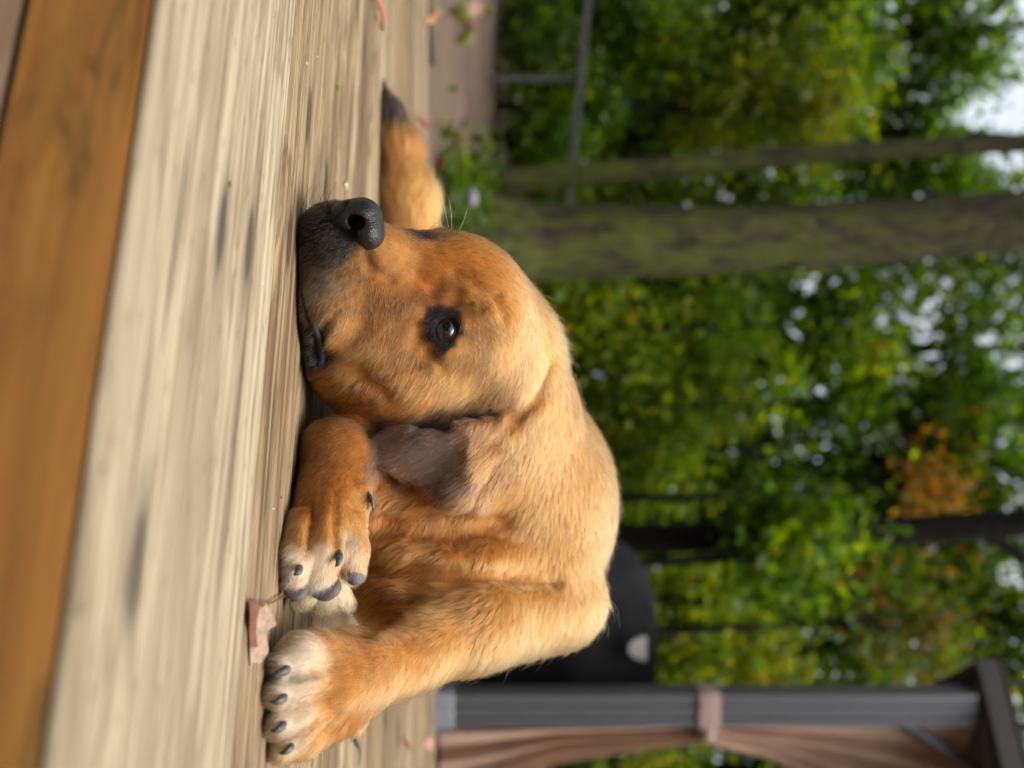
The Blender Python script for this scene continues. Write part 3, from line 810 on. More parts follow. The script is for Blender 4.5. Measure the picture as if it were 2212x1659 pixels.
def make_dog():
    dm, nt, b = new_mat('coat_skin')
    at = N(nt, 'ShaderNodeAttribute', attribute_name='coat')
    nt.links.new(at.outputs['Color'], b.inputs['Base Color'])
    b.inputs['Roughness'].default_value = 0.9
    b.inputs['Specular IOR Level'].default_value = 0.1
    # drop stray specks: keep everything, the blend leaves one skin
    me = np_mesh('dog', bv, bq, True)
    dog = tag(link('dog', me, None, dm), 'golden tan dog with black muzzle lying with its chin on the wooden deck', 'dog')
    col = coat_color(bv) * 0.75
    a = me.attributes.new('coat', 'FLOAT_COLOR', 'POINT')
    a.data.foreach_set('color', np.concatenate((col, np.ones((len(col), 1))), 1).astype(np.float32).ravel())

    # ---- fur
    tri = np.concatenate((bq[:, [0, 1, 2]], bq[:, [0, 2, 3]]))
    A, B, Cc = bv[tri[:, 0]], bv[tri[:, 1]], bv[tri[:, 2]]
    nr = np.cross(B - A, Cc - A); ar = np.linalg.norm(nr, axis=1) / 2
    cen = (A + B + Cc) / 3
    nr = nr / (np.linalg.norm(nr, axis=1, keepdims=True) + 1e-12)
    view = np.array((0, 0, CAM_H)) - cen; view /= np.linalg.norm(view, axis=1, keepdims=True)
    facing = np.clip((nr * view).sum(1), -1, 1)
    near = idw(cen, _fp, _fl, 3.0)
    L = near[:, 0]
    dens = np.where(L < 10, 3.0e6, np.where(L < 17, 2.4e6, 1.9e6))
    dens = np.where(cen[:, 1] > 1.45, 0.5e6, dens)
    dens *= np.where(facing > -0.25, 1.0, 0.22)
    dens *= np.where(cen[:, 2] < 0.004, 0.05, 1.0)
    # bare places: nose leather, eye, pads
    for c, r in BARE:
        dens *= np.clip((np.linalg.norm(cen - c, axis=1) - r) / 0.002, 0, 1)
    want = ar * dens
    n = int(want.sum()); print('hairs', n); n = min(n, 480000)
    pick = rng.choice(len(tri), n, p=want / want.sum())
    r1, r2 = np.sqrt(rng.random(n)), rng.random(n)
    w0, w1, w2 = 1 - r1, r1 * (1 - r2), r1 * r2
    root = A[pick] * w0[:, None] + B[pick] * w1[:, None] + Cc[pick] * w2[:, None]
    nor = BODY.grad(root, 0.004)
    fl = idw(root, _fp, np.concatenate((_fd, _fl), 1), 3.0)
    d = fl[:, :3]
    # tufts: neighbouring hairs lean together
    d = d + 0.24 * np.stack((vnoise(root, 420, 21), vnoise(root, 420, 22), vnoise(root, 420, 23)), 1) + rng.normal(0, 0.10, (n, 3))
    t = d - (d * nor).sum(1, keepdims=True) * nor
    t /= np.linalg.norm(t, axis=1, keepdims=True) + 1e-9
    Lm = fl[:, 3] * 0.001 * rng.uniform(0.55, 1.15, n)
    stray = rng.random(n) < 0.012
    Lm[stray] *= 1.6
    lift = fl[:, 4] * rng.uniform(0.6, 1.5, n)
    lift[stray] += 0.35
    K = 5
    s = np.linspace(0, 1, K)
    pts = np.empty((n, K, 3), np.float32)
    cl = np.stack((vnoise(root, 900, 31), vnoise(root, 900, 32), vnoise(root, 900, 33)), 1) * 0.13
    for i, q in enumerate(s):
        out = lift * (q - 0.45 * q * q)
        pts[:, i] = root - nor * 0.0004 + Lm[:, None] * (t * q * (1 - 0.08 * q) + nor * out[:, None] + cl * q * q) + np.array((0, 0, -0.10)) * (Lm * q * q)[:, None]
    # hairs gather into small locks
    from mathutils import kdtree
    ng = n // 26
    gsel = rng.choice(n, ng, replace=False)
    kd = kdtree.KDTree(ng)
    for i, q in enumerate(root[gsel]): kd.insert(q, i)
    kd.balance()
    gi = np.fromiter((kd.find(q)[1] for q in root.tolist()), np.int64, n)
    gb = np.clip(rng.normal(1.0, 0.13, ng), 0.5, 1.5)
    gp = pts[gsel][gi]
    apart = np.linalg.norm(root - root[gsel][gi], axis=1)
    cf = np.where(apart < 0.006, np.clip((fl[:, 3] - 3) / 30, 0.10, 0.45), 0)[:, None, None]
    wgt = (s ** 1.3)[None, :, None] * cf
    pts = (pts * (1 - wgt) + gp * wgt).astype(np.float32)
    pts[:, :, 2] = np.maximum(pts[:, :, 2], 0.0012)
    hc = bpy.data.hair_curves.new('fur')
    hc.add_curves([K] * n)
    hc.attributes['position'].data.foreach_set('vector', pts.reshape(-1, 3).ravel())
    thick = np.where(fl[:, 3] > 14, 0.00013, 0.000105)
    thick = np.where(root[:, 1] > 1.45, 0.00028, thick)
    rad = thick[:, None] * (1 - 0.85 * s[None] ** 1.5)
    ra = hc.attributes.get('radius') or hc.attributes.new('radius', 'FLOAT', 'POINT')
    ra.data.foreach_set('value', rad.astype(np.float32).ravel())
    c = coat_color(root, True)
    v = (np.clip(rng.normal(1.0, 0.16, n), 0.4, 1.7) * gb[gi])[:, None]
    lum = c.mean(1)
    dk = (rng.random(n) < np.where(lum > 0.04, 0.016, 0.0))
    lt = (rng.random(n) < 0.10) & (lum > 0.05)
    c = c * v
    c[dk] *= 0.25
    c[lt] = c[lt] * 1.15 + 0.05
    gy = (rng.random(n) < 0.16) & (lum < 0.06)
    c[gy] = 0.11
    ca = hc.attributes.new('coat', 'FLOAT_COLOR', 'CURVE')
    ca.data.foreach_set('color', np.concatenate((np.clip(c, 0.003, 0.9), np.ones((n, 1))), 1).astype(np.float32).ravel())
    hm = bpy.data.materials.new('fur'); hm.use_nodes = True
    nt = hm.node_tree; nt.nodes.remove(nt.nodes['Principled BSDF'])
    out = nt.nodes['Material Output']
    at = N(nt, 'ShaderNodeAttribute', attribute_name='coat')
    hi = N(nt, 'ShaderNodeHairInfo')
    # paler tips, warmer roots: the banding of each hair
    cc = mixc(nt, ramp(nt, hi.outputs['Intercept'], ((0.1, (0, 0, 0)), (0.9, (1, 1, 1)))), mixc(nt, 1.0, at.outputs['Color'], (0.80, 0.75, 0.69), 'MULTIPLY'), mixc(nt, 1.0, at.outputs['Color'], (1.12, 1.10, 1.08), 'MULTIPLY'))
    hb = N(nt, 'ShaderNodeBsdfHairPrincipled')
    hb.model = 'CHIANG'; hb.parametrization = 'COLOR'
    hb.inputs['Roughness'].default_value = 0.42
    hb.inputs['Radial Roughness'].default_value = 0.55
    hb.inputs['Coat'].default_value = 0.0
    hb.inputs['IOR'].default_value = 1.42
    nt.links.new(cc, hb.inputs['Color'])
    nt.links.new(hb.outputs[0], out.inputs['Surface'])
    fur = link('fur', hc, dog, hm)
    return dog


# bare places (filled before the fur is laid)
NOSE_C = P(482, 785, 0.945)
EYE = BODY.eye
BARE = [(P(478, 778, 0.94), 0.0165), (P(500, 795, 0.94), 0.015), (P(452, 745, 0.945), 0.009), (P(522, 812, 0.945), 0.007), (EYE + np.array((0, 0.0, 0.0)), 0.0115)]


# ------------------------------------------------------------------ nose, eye, lips, claws, pads, whiskers
def hit(u, v):
    return BODY.hit(u, v)


def make_face(dog):
    leather, nt, b = new_mat('nose_leather')
    tc = N(nt, 'ShaderNodeTexCoord')
    vo = N(nt, 'ShaderNodeTexVoronoi', Scale=520.0); nt.links.new(tc.outputs['Object'], vo.inputs['Vector'])
    no = N(nt, 'ShaderNodeTexNoise', Scale=160.0, Detail=4.0); nt.links.new(tc.outputs['Object'], no.inputs['Vector'])
    nt.links.new(ramp(nt, no.outputs[0], ((0.3, (0.006, 0.0056, 0.0062)), (0.7, (0.012, 0.0115, 0.0125)))), b.inputs['Base Color'])
    b.inputs['Roughness'].default_value = 0.42
    b.inputs['Specular IOR Level'].default_value = 0.45
    bump(nt, b, vo.outputs['Distance'], 0.5, 0.0012)

    lo = P(405, 675, 0.90); hi = P(570, 850, 0.985); lo[1] = 0.905; hi[1] = 0.99
    f = Field(np.minimum(lo, hi), np.maximum(lo, hi), 0.0008)

    def E(U, V, Y, ru, rv, rd, k=0.006, rot=0.0, carve=False):
        f.ell(P(U, V, Y), (px(ru, Y), rd, px(rv, Y)), k, math.radians(rot), 0, carve)
    E(474, 782, 0.950, 47, 46, 0.027)
    E(505, 799, 0.947, 38, 32, 0.023)
    E(470, 750, 0.953, 37, 36, 0.024)
    E(453, 729, 0.962, 19, 19, 0.016, 0.003)

    def groove(pts, rads, k=0.002, dep=0.0):
        q = []
        for u, v in pts:
            h = f.hit(u, v, 0.90, 0.99); q.append(h + np.array((0, dep, 0)))
        f.chain(q, rads, k, True)
    f.ell(P(481, 772, 0.934), (0.0068, 0.016, 0.0088), 0.005, math.radians(-25), 0, True)
    groove([(490, 766), (508, 764), (524, 770), (535, 780), (545, 797)], [0.0058, 0.0042, 0.0030, 0.0022, 0.0012], 0.003)
    groove([(436, 750), (447, 745), (462, 733), (480, 722)], [0.0022, 0.0016, 0.0014, 0.001], 0.002)
    v, q = f.net()
    link('nose', np_mesh('nose', v, q, True), dog, leather)

    # eye
    em, nt, b = new_mat('eyeball')
    tc = N(nt, 'ShaderNodeTexCoord')
    sep = N(nt, 'ShaderNodeSeparateXYZ'); nt.links.new(tc.outputs['Object'], sep.inputs[0])
    rad = math_n(nt, 'SQRT', math_n(nt, 'ADD', math_n(nt, 'POWER', sep.outputs[0], 2.0), math_n(nt, 'POWER', sep.outputs[2], 2.0)))
    rr = math_n(nt, 'DIVIDE', rad, 0.0150)
    nt.links.new(ramp(nt, rr, ((0.0, (0.002, 0.002, 0.002)), (0.27, (0.002, 0.002, 0.002)), (0.33, (0.028, 0.011, 0.005)), (0.66, (0.022, 0.010, 0.005)), (0.74, (0.006, 0.004, 0.003)), (0.9, (0.02, 0.013, 0.011)))), b.inputs['Base Color'])
    b.inputs['Roughness'].default_value = 0.03
    b.inputs['Specular IOR Level'].default_value = 0.5
    bm = bmesh.new(); bmesh.ops.create_uvsphere(bm, u_segments=40, v_segments=24, radius=0.0165)
    eye = link('eye', bm_mesh('eye', bm, True), dog, em)
    ec = EYE + np.array((0, 0.0155, -0.0036))
    eye.location = ec
    eye.rotation_euler = (math.radians(-13), 0, math.radians(-12))
    lidm, nt, b = new_mat('lid_skin')
    b.inputs['Base Color'].default_value = (0.009, 0.008, 0.009, 1); b.inputs['Roughness'].default_value = 0.8; b.inputs['Specular IOR Level'].default_value = 0.15
    op = [(692, 949), (684, 960), (684, 972), (692, 981), (708, 983), (722, 978), (738, 971), (760, 966), (742, 957), (722, 949), (706, 945)]
    ring = []
    for u, v in op:
        p = P(u, v, EYE[1])
        d = np.array((p[0] - ec[0], 0, p[2] - ec[2])); rr_ = np.linalg.norm(d)
        y = math.sqrt(max(0.0172 ** 2 - rr_ ** 2, 0.00002))
        ring.append(Vector((p[0], ec[1] - y, p[2])))
    pts = []
    n = len(ring)
    for i in range(n):                                     # smooth closed loop
        for t in (0, 0.25, 0.5, 0.75):
            p0, p1, p2, p3 = ring[i - 1], ring[i], ring[(i + 1) % n], ring[(i + 2) % n]
            pts.append(0.5 * ((2 * p1) + (p2 - p0) * t + (2 * p0 - 5 * p1 + 4 * p2 - p3) * t * t + (3 * p1 - p0 - 3 * p2 + p3) * t ** 3))
    cen = Vector(ec)
    V, F = [], []
    m = len(pts)
    prof = ((0.0000, 0.0163), (0.0001, 0.0168), (0.0010, 0.0171), (0.0030, 0.0172), (0.0060, 0.0168), (0.0090, 0.0154))
    for i, p in enumerate(pts):
        a = (p - cen).normalized()
        axis = a.cross(Vector((0, -1, 0))).normalized()
        for s, r in prof:                                 # skin laid over the ball, outwards from the opening
            q_ = Matrix.Rotation(-s / 0.0172, 3, axis) @ a
            V.append(cen + q_ * r)
    sg = len(prof)
    for i in range(m):
        for k in range(sg - 1):
            F.append((i * sg + k, i * sg + k + 1, ((i + 1) % m) * sg + k + 1, ((i + 1) % m) * sg + k))
    link('eyelid', np_mesh('eyelid', [tuple(v) for v in V], F, True), dog, lidm)

    # wet black lip at the corner of the mouth
    lm, nt, b = new_mat('lip_skin')
    tc = N(nt, 'ShaderNodeTexCoord'); no = N(nt, 'ShaderNodeTexNoise', Scale=700.0, Detail=3.0); nt.links.new(tc.outputs['Object'], no.inputs['Vector'])
    b.inputs['Base Color'].default_value = (0.010, 0.009, 0.010, 1); b.inputs['Roughness'].default_value = 0.5
    b.inputs['Specular IOR Level'].default_value = 0.25
    bump(nt, b, no.outputs[0], 0.7, 0.0012)
    lp = [(590, 652), (620, 652), (650, 656), (672, 662), (692, 671), (714, 682), (730, 689), (750, 694), (770, 696), (783, 692), (790, 684)]
    q = [Vector(hit(u, v)) + Vector((0, 0.0002 + (0.004 if i_ == 0 else 0), 0)) for i_, (u, v) in enumerate(lp)]
    V, F = tube(q, [0.0012, 0.0016, 0.0018, 0.0022, 0.0028, 0.0036, 0.0040, 0.0042, 0.0042, 0.0040, 0.0030, 0.0014], 10)
    link('lip', np_mesh('lip', V, F, True), dog, lm)

    # claws
    cm = simple_mat('claw_horn', (0.105, 0.102, 0.10), 0.55, 0.5, 260, 0.3, 0.5, stretch=(1, 1, 1))
    claws = [((1446, 618), (1458, 576), 0.0036), ((1506, 612), (1520, 576), 0.0034), ((1566, 610), (1582, 578), 0.0033), ((1612, 628), (1632, 596), 0.0030),
             ((1367, 668), (1373, 624), 0.0022), ((1197, 731), (1231, 723), 0.0040), ((1226, 645), (1246, 632), 0.0036), ((1067, 795), (1106, 805), 0.0024)]
    for (a, c, r) in claws:
        r *= 0.9
        if a[1] < 660: r *= 1.1
        h = Vector(hit(*a)); y = h.y
        tip = h.lerp(Vector(P(c[0], c[1], y - 0.012 * (y / 0.9))), 0.80)
        if a == (1367, 668):
            h = Vector(P(a[0], a[1], 0.862)); tip = Vector(P(c[0], c[1], 0.842))
        if a[0] == 1067: tip = Vector(P(c[0], c[1], y - 0.004))
        mid = (h + tip) / 2 + Vector((0, -0.0035, 0.0025))
        base = h + (h - mid) * 0.3 + Vector((0, 0.002, 0))
        pts = [base, h + (mid - h) * 0.3 + Vector((0, -0.001, 0.001)), mid, mid + (tip - mid) * 0.55 + Vector((0, -0.001, 0.0006)), tip]
        if tip.z < 0.002: pts[-1].z = 0.002
        V, F = tube(pts, [r * 0.9, r, r * 0.85, r * 0.6, r * 0.15], 10)
        link('claw', np_mesh('claw', V, F, True), dog, cm)
    # pads
    pm = simple_mat('pad_leather', (0.10, 0.088, 0.085), 0.62, 0.25, 500, 0.3, bumpd=0.0006)
    for (u, v, ru, rv, rot, dy) in ((1240, 767, 19, 23, 40, 0.0078), (1273, 705, 21, 36, -12, 0.0080), (1275, 640, 16, 26, 0, 0.006)):
        h = BODY.hit(u, v)
        y = h[1] if h[1] < 1.0 else 0.915
        c = P(u, v, y + dy)
        bm = bmesh.new(); bmesh.ops.create_icosphere(bm, subdivisions=3, radius=1)
        for q_ in bm.verts:
            q_.co = Vector((q_.co.x * px(ru, y), q_.co.y * 0.0115, q_.co.z * px(rv, y))) * (1 + 0.05 * math.sin(q_.co.x * 3 + q_.co.z * 4))
        o = link('paw_pad', bm_mesh('paw_pad', bm, True), dog, pm)
        o.location = c; o.rotation_euler = (0, math.radians(rot), math.radians(35))
    # whiskers and brow hairs
    wm = simple_mat('whisker', (0.03, 0.022, 0.018), 0.5, 0.1)
    wl = simple_mat('pale_whisker', (0.55, 0.50, 0.44), 0.5, 0.1)
    W = [((653, 728), (692, 722), (725, 704), wm), ((664, 737), (715, 730), (757, 704), wm), ((656, 754), (710, 740), (755, 706), wm), ((620, 700), (650, 672), (668, 645), wm),
         ((440, 668), (415, 678), (392, 690), wm), ((438, 690), (410, 700), (380, 708), wm), ((445, 655), (420, 662), (400, 676), wm), ((450, 700), (425, 690), (405, 680), wm),
         ((491, 969), (450, 960), (412, 952), wl), ((494, 976), (455, 974), (424, 968), wl), ((497, 992), (470, 1004), (448, 1010), wl), ((492, 955), (468, 949), (440, 946), wl), ((640, 1058), (665, 1072), (690, 1076), wl), ((700, 690), (720, 672), (740, 655), wm), ((640, 745), (680, 745), (716, 728), wm), ((629, 766), (672, 768), (712, 752), wm), ((668, 737), (700, 722), (722, 690), wm), ((440, 705), (412, 716), (388, 730), wm), ((452, 645), (428, 648), (408, 655), wm), ((520, 928), (500, 955), (486, 985), wm), ((512, 915), (492, 930), (476, 950), wm), ((690, 988), (700, 996), (712, 998), wm), ((700, 986), (712, 992), (724, 990), wm)]
    for a, bq_, c, m in W:
        h = BODY.hit(*a)
        if h[1] > 1.12 or h[1] < 0.8: h = P(a[0], a[1], 1.03 if a[1] > 900 else 0.955)
        p0, p1, p2 = Vector(h), Vector(P(bq_[0], bq_[1], h[1] - 0.010)), Vector(P(c[0], c[1], h[1] - 0.014))
        pts = [p0 * (1 - t) ** 2 + (2 * p1 - (p0 + p2) / 2) * 2 * t * (1 - t) + p2 * t * t for t in (0, 0.15, 0.3, 0.5, 0.7, 0.85, 1)]
        V, F = tube(pts, [0.00022, 0.0002, 0.00019, 0.00017, 0.00014, 0.0001, 0.00005], 5)
        link('whisker', np_mesh('whisker', V, F, True), dog, m)


# ------------------------------------------------------------------ trees, shrubs and the wood behind
def leaf_mat(name, cols, trans=0.5, rough=0.5):
    """leaf colour picked per leaf from an attribute"""
    m = bpy.data.materials.new(name); m.use_nodes = True
    nt = m.node_tree; b = nt.nodes['Principled BSDF']; out = nt.nodes['Material Output']
    at = N(nt, 'ShaderNodeAttribute', attribute_name='tint')
    c = ramp(nt, at.outputs['Fac'], [(p, tuple(x * 0.88 for x in q)) for p, q in cols])
    nt.links.new(c, b.inputs['Base Color'])
    b.inputs['Roughness'].default_value = rough
    b.inputs['Specular IOR Level'].default_value = 0.3
    b.inputs['Base Color'].default_value = (0.05, 0.1, 0.01, 1)
    t = N(nt, 'ShaderNodeBsdfTranslucent')
    nt.links.new(mixc(nt, 1.0, c, (2.0, 1.75, 0.5), 'MULTIPLY'), t.inputs['Color'])
    mx = N(nt, 'ShaderNodeMixShader'); mx.inputs[0].default_value = trans
    nt.links.new(b.outputs[0], mx.inputs[1]); nt.links.new(t.outputs[0], mx.inputs[2])
    nt.links.new(mx.outputs[0], out.inputs['Surface'])
    return m


M_LEAF = leaf_mat('green_leaves', ((0.0, (0.018, 0.045, 0.002)), (0.35, (0.070, 0.150, 0.004)), (0.70, (0.180, 0.280, 0.005)), (0.92, (0.40, 0.40, 0.012)), (1.0, (0.42, 0.24, 0.02))))
M_LEAF_Y = leaf_mat('yellowing_leaves', ((0.0, (0.05, 0.09, 0.006)), (0.4, (0.16, 0.20, 0.008)), (0.7, (0.32, 0.29, 0.015)), (0.9, (0.34, 0.16, 0.02)), (1.0, (0.36, 0.09, 0.02))))
M_LEAF_O = leaf_mat('orange_leaves', ((0.0, (0.12, 0.12, 0.02)), (0.35, (0.34, 0.22, 0.03)), (0.7, (0.45, 0.17, 0.025)), (1.0, (0.42, 0.08, 0.02))))
M_LEAF_R = leaf_mat('reddening_leaves', ((0.0, (0.05, 0.08, 0.012)), (0.45, (0.10, 0.10, 0.018)), (0.7, (0.32, 0.07, 0.03)), (1.0, (0.42, 0.09, 0.05))))
M_LEAF_D = leaf_mat('dark_leaves', ((0.0, (0.014, 0.036, 0.002)), (0.5, (0.050, 0.105, 0.003)), (1.0, (0.18, 0.25, 0.006))))


def bark_mat(name, base, moss, amount):
    m, nt, b = new_mat(name)
    tc = N(nt, 'ShaderNodeTexCoord'); mp = N(nt, 'ShaderNodeMapping'); mp.inputs['Scale'].default_value = (1, 1, 0.30)
    nt.links.new(tc.outputs['Object'], mp.inputs[0])
    n1 = N(nt, 'ShaderNodeTexNoise', Scale=26.0, Detail=6.0, Roughness=0.7); nt.links.new(mp.outputs[0], n1.inputs['Vector'])
    n2 = N(nt, 'ShaderNodeTexNoise', Scale=11.0, Detail=8.0, Roughness=0.75); nt.links.new(mp.outputs[0], n2.inputs['Vector'])
    c = ramp(nt, n1.outputs[0], ((0.38, tuple(x * 0.25 for x in base)), (0.62, base)))
    sp = N(nt, 'ShaderNodeSeparateXYZ'); nt.links.new(tc.outputs['Object'], sp.inputs[0])
    # moss is thickest near the foot of the trunk and thins out with height
    hgt = ramp(nt, math_n(nt, 'DIVIDE', sp.outputs[2], 6.0), ((0.0, (1, 1, 1)), (0.25, (0.9, 0.9, 0.9)), (0.6, (0.35, 0.35, 0.35)), (1.0, (0.1, 0.1, 0.1))))
    mf = math_n(nt, 'MULTIPLY', math_n(nt, 'MULTIPLY', ramp(nt, n2.outputs[0], ((0.42, (0, 0, 0)), (0.56, (1, 1, 1)))), hgt), amount)
    c = mixc(nt, mf, c, mixc(nt, n1.outputs[0], tuple(x * 0.5 for x in moss), tuple(x * 1.3 for x in moss)))
    nt.links.new(c, b.inputs['Base Color'])
    b.inputs['Roughness'].default_value = 0.95
    b.inputs['Specular IOR Level'].default_value = 0.15
    bump(nt, b, n1.outputs[0], 1.0, 0.05)
    return m


M_BARK_MOSS = bark_mat('mossy_bark', (0.070, 0.058, 0.040), (0.105, 0.122, 0.024), 1.0)
M_BARK = bark_mat('dark_bark', (0.014, 0.011, 0.009), (0.02, 0.022, 0.008), 0.35)


def ground_z(x, y):
    return float(hfun(np.array(float(x)), np.array(float(y))))


def leaves(name, centers, size, parent, mat, tint=(0, 1), droop=0.35, seed=0, flat=0.0):
    """one pointed, folded leaf blade (4 triangles' worth) at every centre"""
    r = np.random.default_rng(seed)
    n = len(centers)
    d = r.normal(0, 1, (n, 3)); d[:, 2] -= droop; d /= np.linalg.norm(d, axis=1, keepdims=True)
    up = r.normal(0, 0.55, (n, 3)) + np.array((0, 0, 1.0)); s = np.cross(d, up); s /= np.linalg.norm(s, axis=1, keepdims=True) + 1e-9
    nn = np.cross(s, d)
    L = size * r.uniform(0.6, 1.3, n)[:, None]; W = L * r.uniform(0.30, 0.46, n)[:, None]
    c = centers
    a = c - d * L * 0.5; t = c + d * L * 0.5
    l = c - s * W + nn * W * 0.35; q = c + s * W + nn * W * 0.35
    V = np.stack((a, q, t, l), 1).reshape(-1, 3)
    F = np.arange(4 * n).reshape(n, 4)
    me = np_mesh(name, V, F)
    at = me.attributes.new('tint', 'FLOAT', 'FACE')
    tv = np.clip(r.beta(1.6, 2.6, n) * (tint[1] - tint[0]) + tint[0] + r.normal(0, 0.05, n) + 0.55 * vnoise(centers, 3.2, seed + 5) * (tint[1] - tint[0]), 0, 1)
    at.data.foreach_set('value', tv.astype(np.float32))
    return link(name, me, parent, mat)


def crown_points(n, lobes, seed, hollow=0.35):
    """points in clumps spread through a handful of lobes ((x,y,z),(rx,ry,rz))"""
    r = np.random.default_rng(seed)
    vol = np.array([a[0] * a[1] * a[2] for _, a in lobes]); vol = vol / vol.sum()
    nc = max(8, n // 34)
    li = r.choice(len(lobes), nc, p=vol)
    d = r.normal(0, 1, (nc, 3)); d /= np.linalg.norm(d, axis=1, keepdims=True)
    rad = (hollow + (1 - hollow) * r.random(nc) ** 0.6)[:, None]
    cc = np.array([lobes[i][0] for i in li]) + d * rad * np.array([lobes[i][1] for i in li])
    k = r.integers(0, nc, n)
    sz = r.uniform(0.07, 0.24, nc)[k][:, None]
    return cc[k] + r.normal(0, 1, (n, 3)) * sz * np.array((1.2, 1.2, 0.7))


def trunk_mesh(pts, rads, seg=22, rough=0.05, seed=0):
    """round trunk with a flared, fluted foot"""
    r = np.random.default_rng(seed); ph = r.uniform(0, 6.28, 4)
    pts = [Vector(p) for p in pts]
    P2, R2 = [], []
    for i in range(len(pts) - 1):
        for t in np.linspace(0, 1, 7)[:-1]:
            P2.append(pts[i].lerp(pts[i + 1], t)); R2.append(rads[i] * (1 - t) + rads[i + 1] * t)
    P2.append(pts[-1]); R2.append(rads[-1])
    V, F = tube(P2, R2, seg, cap=False)
    V = np.array(V)
    for i, p in enumerate(P2):
        for k in range(seg):
            th = 2 * math.pi * k / seg
            fl = 1 + rough * (math.sin(3 * th + ph[0] + i * 0.2) + 0.7 * math.sin(5 * th + ph[1] - i * 0.15) + 0.5 * math.sin(9 * th + ph[2]))
            V[i * seg + k] = np.array(p) + (V[i * seg + k] - np.array(p)) * fl
    return V, F


def tree(name, label, trunk, rads, limbs, lobes, nleaf, size, lmat, bmat, seed, group, tint=(0, 1), cat='tree'):
    """trunk points are world points; limbs: (points, radii)"""
    base = Vector(trunk[0])
    root = empty(name, base)
    tag(root, label, cat, group)
    V, F = trunk_mesh([Vector(p) - base for p in trunk], rads, seed=seed)
    link('trunk', np_mesh('trunk', V, F, True), root, bmat)
    for lp, lr in limbs:
        V, F = tube([Vector(p) - base for p in lp], lr, 8)
        link('branch', np_mesh('branch', V, F, True), root, bmat)
    if nleaf:
        pts = crown_points(nleaf, [((Vector(c) - base)[:], a) for c, a in lobes], seed)
        leaves('crown', pts, size, root, lmat, tint, seed=seed)
    return root


def W(u, v, Y):
    """photograph pixel at distance Y, as a Vector"""
    return Vector(Q(u, v, Y))


